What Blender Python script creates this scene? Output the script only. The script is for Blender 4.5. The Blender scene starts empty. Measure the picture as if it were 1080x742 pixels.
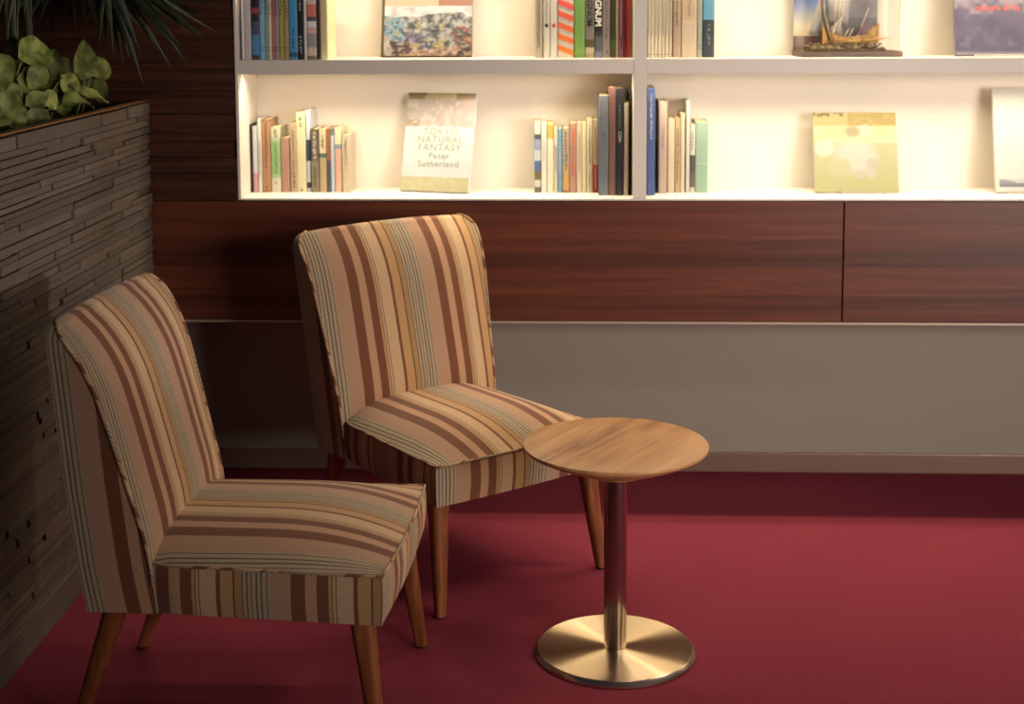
import bpy, bmesh, math, random
from mathutils import Vector, Matrix
random.seed(7)
D = bpy.data
C = bpy.context.scene.collection
PI = math.pi

# ------------------------------------------------------------------ camera
CF, CP, CY, CR, CY0, CH = 1552.8, 0.115726, 0.041825, -0.004644, 179.58, 1.66
def _axes():
    f0 = Vector((-math.sin(CY), math.cos(CY), 0)); r0 = Vector((math.cos(CY), math.sin(CY), 0)); u0 = Vector((0, 0, 1))
    f = math.cos(CP) * f0 - math.sin(CP) * u0
    u = math.cos(CP) * u0 + math.sin(CP) * f0
    r = math.cos(CR) * r0 + math.sin(CR) * u
    u2 = math.cos(CR) * u - math.sin(CR) * r0
    return r.normalized(), u2.normalized(), f.normalized()
AR, AU, AF = _axes()
EYE = Vector((0, 0, CH))
def ray(x, y): return AF + AR * ((x - 540) / CF) - AU * ((y - CY0) / CF)
def at(x, y, Y):                      # point of the photograph on the plane at depth Y
    d = ray(x, y); return EYE + d * (Y / d.y)
def atx(x, y, X):
    d = ray(x, y); return EYE + d * (X / d.x)
def atz(x, y, z):
    d = ray(x, y); return EYE + d * ((z - CH) / d.z)

cam_d = D.cameras.new('camera'); cam = D.objects.new('camera', cam_d); C.objects.link(cam)
cam.matrix_world = Matrix(((AR.x, AU.x, -AF.x, 0), (AR.y, AU.y, -AF.y, 0), (AR.z, AU.z, -AF.z, CH), (0, 0, 0, 1)))
cam_d.sensor_fit = 'HORIZONTAL'; cam_d.sensor_width = 36.0
cam_d.lens = 36.0 * CF / 1080.0
cam_d.shift_y = -(371.0 - CY0) / 1080.0
cam_d.clip_start = 0.05; cam_d.clip_end = 60
cam_d.dof.use_dof = True; cam_d.dof.focus_distance = 3.75; cam_d.dof.aperture_fstop = 3.2
sc = bpy.context.scene
sc.camera = cam
sc.view_settings.view_transform = 'Standard'
try: sc.view_settings.look = 'None'
except Exception: pass
sc.view_settings.gamma = 1.0; sc.view_settings.use_curve_mapping = False
sc.view_settings.exposure = 0.0
sc.cycles.use_denoising = True
sc.cycles.max_bounces = 10; sc.cycles.diffuse_bounces = 5
sc.cycles.sample_clamp_indirect = 6

# ------------------------------------------------------------------ colours and materials
def lin(c):
    def f(v):
        v /= 255.0
        return v / 12.92 if v <= 0.04045 else ((v + 0.055) / 1.055) ** 2.4
    return (f(c[0]), f(c[1]), f(c[2]), 1.0)
def newmat(name):
    m = D.materials.new(name); m.use_nodes = True
    nt = m.node_tree; b = nt.nodes['Principled BSDF']
    return m, nt, b
def N(nt, t, **kw):
    n = nt.nodes.new(t)
    for k, v in kw.items(): setattr(n, k, v)
    return n
def plain(name, rgb, rough=0.6, metal=0.0, noise=0.0, nscale=30, bump=0.0, spec=None):
    m, nt, b = newmat(name)
    b.inputs['Roughness'].default_value = rough; b.inputs['Metallic'].default_value = metal
    if spec is not None: b.inputs['Specular IOR Level'].default_value = spec
    col = lin(rgb)
    b.inputs['Base Color'].default_value = col
    if noise or bump:
        tc = N(nt, 'ShaderNodeTexCoord'); nz = N(nt, 'ShaderNodeTexNoise')
        nz.inputs['Scale'].default_value = nscale; nz.inputs['Detail'].default_value = 4
        nt.links.new(tc.outputs['Object'], nz.inputs['Vector'])
        if noise:
            mx = N(nt, 'ShaderNodeMix', data_type='RGBA')
            mx.inputs[6].default_value = tuple(v * (1 - noise) for v in col[:3]) + (1,)
            mx.inputs[7].default_value = tuple(min(1, v * (1 + noise)) for v in col[:3]) + (1,)
            nt.links.new(nz.outputs['Fac'], mx.inputs[0]); nt.links.new(mx.outputs[2], b.inputs['Base Color'])
        if bump:
            bp = N(nt, 'ShaderNodeBump'); bp.inputs['Strength'].default_value = bump; bp.inputs['Distance'].default_value = 0.002
            nt.links.new(nz.outputs['Fac'], bp.inputs['Height']); nt.links.new(bp.outputs[0], b.inputs['Normal'])
    return m
def attr_mat(name, rough=0.55, noise=0.12, nscale=60, bump=0.0, spec=0.4):
    m, nt, b = newmat(name)
    a = N(nt, 'ShaderNodeAttribute', attribute_name='Col')
    tc = N(nt, 'ShaderNodeTexCoord'); nz = N(nt, 'ShaderNodeTexNoise'); nz.inputs['Scale'].default_value = nscale; nz.inputs['Detail'].default_value = 5
    nt.links.new(tc.outputs['Object'], nz.inputs['Vector'])
    mr = N(nt, 'ShaderNodeMapRange'); mr.inputs['To Min'].default_value = 1 - noise; mr.inputs['To Max'].default_value = 1 + noise
    nt.links.new(nz.outputs['Fac'], mr.inputs['Value'])
    mx = N(nt, 'ShaderNodeMix', data_type='RGBA', blend_type='MULTIPLY'); mx.inputs[0].default_value = 1
    nt.links.new(a.outputs['Color'], mx.inputs[6]); nt.links.new(mr.outputs[0], mx.inputs[7])
    nt.links.new(mx.outputs[2], b.inputs['Base Color'])
    b.inputs['Roughness'].default_value = rough; b.inputs['Specular IOR Level'].default_value = spec
    if bump:
        bp = N(nt, 'ShaderNodeBump'); bp.inputs['Strength'].default_value = bump; bp.inputs['Distance'].default_value = 0.002
        nt.links.new(nz.outputs['Fac'], bp.inputs['Height']); nt.links.new(bp.outputs[0], b.inputs['Normal'])
    return m
def wood(name, dark, mid, light, scale=(1.2, 1.2, 22), rough=0.4, coords='Object', rot=(0, 0, 0), detail=6, bands=None, spec=0.4, distort=1.2):
    m, nt, b = newmat(name)
    tc = N(nt, 'ShaderNodeTexCoord'); mp = N(nt, 'ShaderNodeMapping')
    mp.inputs['Scale'].default_value = scale; mp.inputs['Rotation'].default_value = rot
    nt.links.new(tc.outputs[coords], mp.inputs['Vector'])
    n1 = N(nt, 'ShaderNodeTexNoise'); n1.inputs['Scale'].default_value = 1.6; n1.inputs['Detail'].default_value = detail; n1.inputs['Roughness'].default_value = 0.62; n1.inputs['Distortion'].default_value = distort
    nt.links.new(mp.outputs[0], n1.inputs['Vector'])
    cr = N(nt, 'ShaderNodeValToRGB'); e = cr.color_ramp.elements
    e[0].position = 0.3; e[0].color = lin(dark); e[1].position = 0.72; e[1].color = lin(light)
    k = e.new(0.5); k.color = lin(mid)
    nt.links.new(n1.outputs['Fac'], cr.inputs[0])
    out = cr.outputs[0]
    if bands:                                   # laid up boards along z
        sx = N(nt, 'ShaderNodeSeparateXYZ'); nt.links.new(tc.outputs[coords], sx.inputs[0])
        mm = N(nt, 'ShaderNodeMath', operation='MULTIPLY'); mm.inputs[1].default_value = 1.0 / bands; nt.links.new(sx.outputs[2], mm.inputs[0])
        fl = N(nt, 'ShaderNodeMath', operation='FLOOR'); nt.links.new(mm.outputs[0], fl.inputs[0])
        wn = N(nt, 'ShaderNodeTexWhiteNoise', noise_dimensions='1D'); nt.links.new(fl.outputs[0], wn.inputs['W'])
        mr = N(nt, 'ShaderNodeMapRange'); mr.inputs['To Min'].default_value = 0.72; mr.inputs['To Max'].default_value = 1.22
        nt.links.new(wn.outputs['Value'], mr.inputs['Value'])
        mx = N(nt, 'ShaderNodeMix', data_type='RGBA', blend_type='MULTIPLY'); mx.inputs[0].default_value = 1
        nt.links.new(out, mx.inputs[6]); nt.links.new(mr.outputs[0], mx.inputs[7]); out = mx.outputs[2]
    nt.links.new(out, b.inputs['Base Color'])
    b.inputs['Roughness'].default_value = rough; b.inputs['Specular IOR Level'].default_value = spec
    bp = N(nt, 'ShaderNodeBump'); bp.inputs['Strength'].default_value = 0.15; bp.inputs['Distance'].default_value = 0.002
    nt.links.new(n1.outputs['Fac'], bp.inputs['Height']); nt.links.new(bp.outputs[0], b.inputs['Normal'])
    return m
def emit(name, rgb, s):
    m = D.materials.new(name); m.use_nodes = True; nt = m.node_tree; nt.nodes.clear()
    e = N(nt, 'ShaderNodeEmission'); e.inputs[0].default_value = rgb + (1,); e.inputs[1].default_value = s
    o = N(nt, 'ShaderNodeOutputMaterial'); nt.links.new(e.outputs[0], o.inputs[0]); return m

# ------------------------------------------------------------------ mesh helpers
class MB:
    def __init__(s): s.v = []; s.f = []; s.c = []; s.uv = None; s.smooth = []
    def vert(s, p): s.v.append(tuple(p)); return len(s.v) - 1
    def face(s, ids, col=(1, 1, 1), sm=False): s.f.append(tuple(ids)); s.c.append(col); s.smooth.append(sm)
    def box(s, a, b, col=(1, 1, 1), M=None):
        x0, y0, z0 = a; x1, y1, z1 = b
        P = [(x0,y0,z0),(x1,y0,z0),(x1,y1,z0),(x0,y1,z0),(x0,y0,z1),(x1,y0,z1),(x1,y1,z1),(x0,y1,z1)]
        if M is not None: P = [M @ Vector(p) for p in P]
        i = len(s.v); s.v += [tuple(p) for p in P]
        for q in ((0,3,2,1),(4,5,6,7),(0,1,5,4),(1,2,6,5),(2,3,7,6),(3,0,4,7)): s.face([i + k for k in q], col)
    def lathe(s, prof, seg=64, col=(1, 1, 1), cx=0, cy=0, sm=True):
        rings = []
        for r, z in prof:
            if r < 1e-6: rings.append([s.vert((cx, cy, z))])
            else: rings.append([s.vert((cx + r * math.cos(2*PI*k/seg), cy + r * math.sin(2*PI*k/seg), z)) for k in range(seg)])
        for a, b in zip(rings, rings[1:]):
            for k in range(seg):
                k2 = (k + 1) % seg
                if len(a) == 1 and len(b) == 1: continue
                if len(a) == 1: s.face([a[0], b[k2], b[k]], col, sm)
                elif len(b) == 1: s.face([a[k], a[k2], b[0]], col, sm)
                else: s.face([a[k], a[k2], b[k2], b[k]], col, sm)
    def tube(s, pts, r, seg=8, col=(1, 1, 1), closed=False, caps=True):
        pts = [Vector(p) for p in pts]; n = len(pts); rings = []
        rr = r if hasattr(r, '__len__') else [r] * n
        up = Vector((0.13, 0.31, 0.94)).normalized(); prev = None
        for i, p in enumerate(pts):
            if closed: t = pts[(i + 1) % n] - pts[i - 1]
            else: t = pts[min(i + 1, n - 1)] - pts[max(i - 1, 0)]
            t = t.normalized() if t.length > 1e-9 else Vector((0, 0, 1))
            a = (prev if prev is not None else up); a = a - t * a.dot(t)
            if a.length < 1e-4: a = Vector((1, 0, 0)) - t * t.x
            a.normalize(); b = t.cross(a); prev = a
            rings.append([s.vert(p + (a * math.cos(2*PI*k/seg) + b * math.sin(2*PI*k/seg)) * rr[i]) for k in range(seg)])
        m = n if closed else n - 1
        for i in range(m):
            A, B = rings[i], rings[(i + 1) % n]
            for k in range(seg): s.face([A[k], A[(k+1) % seg], B[(k+1) % seg], B[k]], col, True)
        if caps and not closed: s.face(rings[0][::-1], col); s.face(rings[-1], col)
    def build(s, name, mat, parent=None, sharp=None, fix=True):
        me = D.meshes.new(name); me.from_pydata(s.v, [], s.f)
        me.polygons.foreach_set('use_smooth', s.smooth)
        ca = me.color_attributes.new('Col', 'FLOAT_COLOR', 'CORNER')
        i = 0
        for p in me.polygons:
            c = s.c[p.index]
            for _ in range(p.loop_total):
                ca.data[i].color = (c[0], c[1], c[2], 1); i += 1
        if s.uv:
            ul = me.uv_layers.new(name='UVMap'); i = 0
            for p in me.polygons:
                for k in range(p.loop_total):
                    ul.data[i].uv = s.uv[p.index][k]; i += 1
        if fix:
            bm = bmesh.new(); bm.from_mesh(me); bmesh.ops.recalc_face_normals(bm, faces=bm.faces); bm.to_mesh(me); bm.free()
        if sharp: me.set_sharp_from_angle(angle=sharp)
        me.materials.append(mat)
        o = D.objects.new(name, me); C.objects.link(o)
        if parent: o.parent = parent
        return o
def bevel(o, w, seg=2):
    m = o.modifiers.new('bevel', 'BEVEL'); m.width = w; m.segments = seg; m.limit_method = 'ANGLE'; m.angle_limit = math.radians(40)
    return o
def tag(o, label, cat, group=None, kind=None):
    o['label'] = label; o['category'] = cat
    if group: o['group'] = group
    if kind: o['kind'] = kind
    return o
def structure(o, label=None, cat=None):
    o['kind'] = 'structure'
    if label: o['label'] = label; o['category'] = cat
    return o
def thing(name, label, cat, loc=(0, 0, 0), rz=0, group=None):
    o = D.objects.new(name, None); C.objects.link(o); o.location = loc; o.rotation_euler = (0, 0, rz); o.empty_display_size = 0.1
    return tag(o, label, cat, group)
def copy_tree(o, parent=None):
    c = o.copy(); C.objects.link(c)
    if parent: c.parent = parent
    for ch in list(o.children): copy_tree(ch, c)
    return c
def textmesh(name, s, size, mat, parent, M, depth=0.0004, align='CENTER', offset=0.0, track=1.0):
    cu = D.curves.new(name, 'FONT'); cu.body = s; cu.size = size; cu.extrude = depth; cu.align_x = align; cu.offset = offset
    cu.space_character = track
    o = D.objects.new(name, cu); C.objects.link(o)
    dg = bpy.context.evaluated_depsgraph_get(); me = D.meshes.new_from_object(o.evaluated_get(dg))
    D.objects.remove(o); me.transform(M); me.name = name
    me.materials.clear(); me.materials.append(mat)
    r = D.objects.new(name, me); C.objects.link(r); r.parent = parent
    return r

# ------------------------------------------------------------------ places measured in metres
Y_FRONT, Y_BACK = 4.78, 5.08         # front of the cabinets and bookcase, back wall
Z_CAB0, Z_CAB1 = 0.596, 1.003        # hanging cabinet
Z_SH1, Z_SH2 = 1.011, 1.466          # upper faces of the two shelves in view
X_BL = -1.106                        # left end of the bookcase
X_PL = -1.391                        # face of the planter wall

# ------------------------------------------------------------------ setting
m_carpet, nt, b = newmat('carpet_red')
tc = N(nt, 'ShaderNodeTexCoord')
n1 = N(nt, 'ShaderNodeTexNoise'); n1.inputs['Scale'].default_value = 260; n1.inputs['Detail'].default_value = 3
n2 = N(nt, 'ShaderNodeTexNoise'); n2.inputs['Scale'].default_value = 3.0; n2.inputs['Detail'].default_value = 6
nt.links.new(tc.outputs['Object'], n1.inputs['Vector']); nt.links.new(tc.outputs['Object'], n2.inputs['Vector'])
cr = N(nt, 'ShaderNodeValToRGB'); e = cr.color_ramp.elements
e[0].position = 0.3; e[0].color = (0.142, 0.019, 0.034, 1); e[1].position = 0.7; e[1].color = (0.232, 0.034, 0.056, 1)
nt.links.new(n1.outputs['Fac'], cr.inputs[0])
mr = N(nt, 'ShaderNodeMapRange'); mr.inputs['To Min'].default_value = 0.9; mr.inputs['To Max'].default_value = 1.1; nt.links.new(n2.outputs['Fac'], mr.inputs['Value'])
mx = N(nt, 'ShaderNodeMix', data_type='RGBA', blend_type='MULTIPLY'); mx.inputs[0].default_value = 1
nt.links.new(cr.outputs[0], mx.inputs[6]); nt.links.new(mr.outputs[0], mx.inputs[7]); nt.links.new(mx.outputs[2], b.inputs['Base Color'])
b.inputs['Roughness'].default_value = 0.95; b.inputs['Specular IOR Level'].default_value = 0.1
bp = N(nt, 'ShaderNodeBump'); bp.inputs['Strength'].default_value = 0.5; bp.inputs['Distance'].default_value = 0.004
nt.links.new(n1.outputs['Fac'], bp.inputs['Height']); nt.links.new(bp.outputs[0], b.inputs['Normal'])
q = MB(); q.box((-3.2, -1.5, -0.05), (4.2, Y_BACK + 0.1, 0.0)); structure(q.build('floor', m_carpet), 'dark red wall to wall carpet', 'floor')

m_wall = plain('grey_plaster', (144, 135, 124), 0.8, noise=0.05, nscale=6)
q = MB(); q.box((-3.2, Y_BACK, 0), (4.2, Y_BACK + 0.1, 2.9)); structure(q.build('wall_back', m_wall), 'plain grey plaster wall below the hanging cabinets', 'wall')
m_steelbase = plain('brushed_base_metal', (150, 124, 110), 0.35, 0.55, noise=0.08, nscale=5)
q = MB(); q.box((-3.2, Y_BACK - 0.014, 0.0), (4.2, Y_BACK, 0.069)); structure(bevel(q.build('baseboard_back', m_steelbase), 0.002), 'brushed metal skirting strip along the grey wall', 'baseboard')
m_side = plain('dark_side_wall', (70, 58, 50), 0.8)
q = MB(); q.box((-3.3, -1.5, 0), (-3.2, Y_BACK + 0.1, 2.9)); structure(q.build('wall_left', m_side), 'dark wall far behind the planter', 'wall')

# slatted dark panel to the left of the bookcase
m_slat = wood('dark_panel_wood', (46, 25, 14), (68, 37, 22), (92, 52, 31), (1.0, 1.0, 30), 0.45, bands=None)
q = MB(); q.box((-3.2, Y_FRONT + 0.022, Z_CAB1), (X_BL - 0.002, Y_BACK - 0.001, 2.6))
z = Z_CAB1 + 0.001; k = 0
while z < 2.56:
    h = random.choice((0.052, 0.075, 0.092, 0.092)); x = -3.2
    while x < X_BL - 0.01:
        x2 = min(x + random.uniform(0.7, 1.5), X_BL - random.choice((0.001, 0.004, 0.007)))
        if X_BL - x2 < 0.25: x2 = X_BL - random.choice((0.001, 0.004, 0.008))
        q.box((x, Y_FRONT + random.choice((0.0, 0.002, 0.005, 0.008)), z), (x2 - 0.0015, Y_FRONT + 0.03, z + h - 0.004)); x = x2 + 0.0001
        if X_BL - x < 0.02: break
    z += h
structure(q.build('wall_panelled', m_slat), 'dark stained horizontal wood slat panelling left of the lit shelves', 'wall panelling')

# ------------------------------------------------------------------ hanging cabinets
m_cab = wood('cabinet_wood', (76, 37, 25), (94, 46, 30), (110, 56, 37), (0.8, 0.8, 22), 0.4, bands=0.047, spec=0.45, distort=0.6)
m_alu = plain('thin_metal_edge', (190, 170, 155), 0.45, 0.5)
def cabinet(x0, x1, label):
    xm = (x0 + x1) / 2
    t = thing('hanging_cabinet', label, 'cabinet', (xm, Y_FRONT, Z_CAB0), group='hanging cabinets under the shelves')
    w = (x1 - x0) / 2
    q = MB(); q.box((-w, 0.022, 0.006), (w, Y_BACK - Y_FRONT - 0.001, Z_CAB1 - Z_CAB0 - 0.001)); q.build('body', m_cab, t)
    q = MB(); q.box((-w + 0.002, 0.0, 0.008), (w - 0.002, 0.0215, Z_CAB1 - Z_CAB0 - 0.002)); bevel(q.build('front_panel', m_cab, t), 0.0015)
    q = MB(); q.box((-w, 0.0, -0.002), (w, Y_BACK - Y_FRONT - 0.001, 0.0055)); o = bevel(q.build('edge_strip', m_alu, t), 0.001); o['label'] = 'thin pale metal strip along the bottom edge'
    return t
cabinet(-1.95, 0.88, 'long dark reddish wood hanging cabinet behind the chairs')
cabinet(0.8805, 2.9, 'dark wood hanging cabinet right of the vertical door gap')

# ------------------------------------------------------------------ bookcase
m_white = plain('white_shelf_paint', (226, 218, 208), 0.5, noise=0.02, nscale=8)
WARM = (1.0, 0.835, 0.57)
LED = 12.0
m_led = emit('warm_led', WARM, LED)
bk = thing('bookcase', 'white built-in bookcase lit from within, books on two shelves', 'bookcase', (0.9, Y_FRONT, Z_CAB1))
def bk_part(name, a, b_, mat=m_white, lab=None, bev=0.0015):
    q = MB(); q.box((a[0] - 0.9, a[1] - Y_FRONT, a[2] - Z_CAB1), (b_[0] - 0.9, b_[1] - Y_FRONT, b_[2] - Z_CAB1))
    o = q.build(name, mat, bk)
    if bev: bevel(o, bev)
    if lab: o['label'] = lab
    return o
XR = 2.9
bk_part('back_panel', (X_BL, Y_BACK - 0.012, Z_CAB1 + 0.002), (XR, Y_BACK - 0.0005, 2.42))
bk_part('side_panel', (X_BL, Y_FRONT, Z_CAB1 + 0.002), (X_BL + 0.010, Y_BACK - 0.0125, 2.42))
bk_part('side_panel', (XR - 0.02, Y_FRONT, Z_CAB1 + 0.002), (XR, Y_BACK - 0.0125, 2.42))
DIVS = [(0.196, 0.238), (1.70, 1.742)]
BAYS = [(X_BL + 0.0105, 0.1955), (0.2385, 1.6995), (1.7425, XR - 0.0205)]
bk_part('shelf', (X_BL + 0.0105, Y_FRONT, Z_CAB1 + 0.001), (XR - 0.0205, Y_BACK - 0.0125, Z_SH1))
for d in DIVS: bk_part('divider', (d[0], Y_FRONT, Z_SH1 + 0.0005), (d[1], Y_BACK - 0.0125, 2.42))
TOPS = (Z_SH2, Z_SH2 + 0.458, 2.42)
for zt in TOPS:
    for x0, x1 in BAYS:
        q = MB(); o0 = (0.9, Y_FRONT, Z_CAB1)
        for a, b_ in (((x0, Y_FRONT + 0.0005, zt - 0.047), (x1, Y_FRONT + 0.0155, zt)), ((x0, Y_FRONT + 0.0156, zt - 0.041), (x1, Y_BACK - 0.0125, zt))):
            q.box([a[k] - o0[k] for k in range(3)], [b_[k] - o0[k] for k in range(3)])
        q.build('shelf', m_white, bk)
for zt in TOPS[:2]:
    for x0, x1 in BAYS:
        o = bk_part('light_strip', (x0 + 0.02, Y_FRONT + 0.060, zt - 0.0424), (x1 - 0.02, Y_FRONT + 0.072, zt - 0.0412), m_led, 'warm light strip under the shelf', 0)

# ------------------------------------------------------------------ planter wall
m_clad = attr_mat('strip_cladding', 0.8, 0.22, 40, 0.4, 0.3)
pl_top = 1.342
PLW = 0.38
pl = thing('planter_wall', 'waist high planter wall clad in thin grey-brown stacked strips', 'planter', (X_PL - PLW / 2, 3.2, 0))
def P(x, y, z): return (x - (X_PL - PLW / 2), y - 3.2, z)
PY0, PY1 = 1.6, Y_FRONT - 0.004
q = MB(); z = 0.092
while z < pl_top - 0.03:
    h = random.uniform(0.016, 0.026); y = PY0 - random.uniform(0, 0.3)
    if z + h > pl_top - 0.034: h = pl_top - 0.012 - z
    while y < PY1:
        L = random.uniform(0.22, 0.75); y2 = y + L
        if PY1 - y2 < 0.10: y2 = PY1 - random.choice((0, 0, 0.004, 0.012))
        off = random.choice((0, 0, 0.001, 0.002, 0.004, 0.006))
        g = random.uniform(0.88, 1.08); w = random.uniform(-0.03, 0.03)
        col = lin((100 * g * (1 + w), 88 * g, 78 * g * (1 - w)))[:3]
        q.box(P(X_PL - 0.03, max(y, PY0), z), P(X_PL - off, y2 - random.choice((0.002, 0.003, 0.010, 0.016)), z + h - random.choice((0.0015, 0.002, 0.004))), col)
        y = y2
        if PY1 - y < 0.02: break
    z += h
q.build('cladding', m_clad, pl)
m_core = plain('planter_core', (46, 38, 32), 0.9, noise=0.1)
q = MB(); q.box(P(X_PL - 0.05, PY0, 0.0), P(X_PL - 0.031, PY1, pl_top - 0.012)); q.box(P(X_PL - PLW, PY0, 0.0), P(X_PL - PLW + 0.02, PY1, pl_top - 0.012))
q.box(P(X_PL - PLW + 0.02, PY0, 0.0), P(X_PL - 0.05, PY0 + 0.02, pl_top - 0.012)); q.box(P(X_PL - PLW + 0.02, PY1 - 0.02, 0.0), P(X_PL - 0.05, PY1, pl_top - 0.012))
q.build('core', m_core, pl)
m_rim = plain('warm_metal_rim', (150, 104, 62), 0.5, 0.3)
q = MB(); q.box(P(X_PL - 0.026, PY0, pl_top - 0.0115), P(X_PL - 0.012, PY1 + 0.0, pl_top - 0.006)); q.box(P(X_PL - 0.0285, PY0, pl_top - 0.006), P(X_PL + 0.001, PY1 + 0.0, pl_top - 0.003)); o = bevel(q.build('rim', m_rim, pl), 0.002); o['label'] = 'thin orange-brown cap along the planter edge'
m_skirt = plain('planter_skirt', (88, 76, 66), 0.7, noise=0.1)
q = MB(); q.box(P(X_PL - 0.03, PY0, 0), P(X_PL + 0.004, PY1, 0.09)); bevel(q.build('skirting', m_skirt, pl), 0.003)
m_soil = plain('dark_soil', (38, 30, 20), 0.95, noise=0.5, nscale=60, bump=0.6)
q = MB(); q.box(P(X_PL - PLW + 0.0205, PY0 + 0.021, 1.2), P(X_PL - 0.0505, PY1 - 0.021, 1.3)); q.build('soil', m_soil, pl)

# ------------------------------------------------------------------ plants
def leaf_mat(name, c1, c2, rough=0.45):
    m, nt, b = newmat(name)
    a = N(nt, 'ShaderNodeAttribute', attribute_name='Col')
    tc = N(nt, 'ShaderNodeTexCoord'); nz = N(nt, 'ShaderNodeTexNoise'); nz.inputs['Scale'].default_value = 28; nz.inputs['Detail'].default_value = 5
    nt.links.new(tc.outputs['Object'], nz.inputs['Vector'])
    mx = N(nt, 'ShaderNodeMix', data_type='RGBA'); mx.inputs[6].default_value = lin(c1); mx.inputs[7].default_value = lin(c2)
    lr = N(nt, 'ShaderNodeMapRange'); lr.inputs['From Min'].default_value = 0.4; lr.inputs['From Max'].default_value = 0.62; nt.links.new(nz.outputs['Fac'], lr.inputs['Value']); nt.links.new(lr.outputs[0], mx.inputs[0])
    m2 = N(nt, 'ShaderNodeMix', data_type='RGBA', blend_type='MULTIPLY'); m2.inputs[0].default_value = 1
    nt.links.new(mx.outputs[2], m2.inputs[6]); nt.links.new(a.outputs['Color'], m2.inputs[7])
    nt.links.new(m2.outputs[2], b.inputs['Base Color']); b.inputs['Roughness'].default_value = rough
    b.inputs['Subsurface Weight'].default_value = 0.0
    return m
m_poth = leaf_mat('pothos_leaf', (84, 98, 34), (150, 158, 84), 0.6)
m_stem = plain('green_stem', (110, 128, 60), 0.5, noise=0.2)
def leaf(mb, base, direction, normal, L, W, fold=0.18, curl=0.25, col=(1, 1, 1), nu=9):
    d = Vector(direction).normalized(); n = Vector(normal); n = (n - d * n.dot(d)).normalized(); s_ = d.cross(n)
    rows = []
    for i in range(nu + 1):
        t = i / nu
        hw = W * 0.5 * (math.sin(PI * min(1, t ** 0.62)) ** 0.75 if 0 < t < 1 else 0.02)
        back = -0.10 * L * (1 - t) ** 6
        row = []
        for j in (-1, -0.5, 0, 0.5, 1):
            lobe = -0.12 * L * abs(j) * (1 - t) ** 4
            p = Vector(base) + d * (L * t + lobe + back * 0) + s_ * (hw * j) + n * (fold * hw * abs(j) * 1.0 - curl * L * t * t + L * (0.022 * math.sin(8 * t + 3 * j + 40 * base[1]) + 0.02 * math.sin(15 * t - 5 * j + 70 * base[1])))
            row.append(mb.vert(p))
        rows.append(row)
    for A, B in zip(rows, rows[1:]):
        for k in range(4): mb.face([A[k], A[k+1], B[k+1], B[k]], col, True)
def pothos(label, leaves, seed):
    rd = random.Random(seed)
    c0 = Vector((X_PL - 0.16, sum(l[0].y for l in leaves) / len(leaves), 1.3))
    t = thing('pothos', label, 'potted plant', c0)
    for (p, d, n, L, W, g) in leaves:
        b0 = p - c0
        root = Vector((rd.uniform(-0.05, 0.05), max(-0.5, min(0.42, b0.y + rd.uniform(-0.06, 0.06))), -0.0015))
        mid = (root + b0) / 2 + Vector((rd.uniform(-0.03, 0.03), rd.uniform(-0.03, 0.03), 0.03))
        st = MB(); st.tube([root * (1 - i / 8) ** 2 + mid * 2 * (i / 8) * (1 - i / 8) + b0 * (i / 8) ** 2 for i in range(9)], 0.0028, 6)
        so = st.build('stem', m_stem, t)
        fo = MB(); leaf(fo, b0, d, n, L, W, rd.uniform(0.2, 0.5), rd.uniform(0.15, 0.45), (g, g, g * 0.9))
        fo.build('leaf', m_poth, so, fix=False)
    return t
def lf(px, py, dx, ang, L, W, g, tilt=0.35):
    # a leaf whose base stands at a point above the planter; ang = direction in the face plane (deg from right, up)
    p = atx(px, py, X_PL - dx)
    a = math.radians(ang)
    d = Vector((0.45 * math.cos(a), 0.75 * math.cos(a), math.sin(a)))
    n = Vector((0.55, -0.8, tilt))
    return (p, d, n, L, W, g)
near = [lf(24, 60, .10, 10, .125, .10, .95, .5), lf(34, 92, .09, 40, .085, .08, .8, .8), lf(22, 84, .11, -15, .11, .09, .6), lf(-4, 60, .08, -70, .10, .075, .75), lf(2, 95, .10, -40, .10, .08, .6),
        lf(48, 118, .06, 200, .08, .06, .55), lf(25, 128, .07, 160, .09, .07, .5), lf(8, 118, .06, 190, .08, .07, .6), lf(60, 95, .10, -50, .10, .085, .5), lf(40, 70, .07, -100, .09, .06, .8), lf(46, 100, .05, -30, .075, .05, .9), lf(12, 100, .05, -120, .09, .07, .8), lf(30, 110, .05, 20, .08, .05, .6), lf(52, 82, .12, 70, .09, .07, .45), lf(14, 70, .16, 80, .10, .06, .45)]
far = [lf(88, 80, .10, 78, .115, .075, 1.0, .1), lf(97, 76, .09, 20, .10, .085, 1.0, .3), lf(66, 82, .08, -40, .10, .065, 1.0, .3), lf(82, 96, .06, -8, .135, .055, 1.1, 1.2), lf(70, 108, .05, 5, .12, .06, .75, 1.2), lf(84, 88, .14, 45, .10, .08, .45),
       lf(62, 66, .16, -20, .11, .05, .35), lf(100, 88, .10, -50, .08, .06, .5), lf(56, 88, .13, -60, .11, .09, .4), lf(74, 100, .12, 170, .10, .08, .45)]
pothos('lime green leafy pothos growing along the top of the planter wall', near + far, 1)

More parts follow.
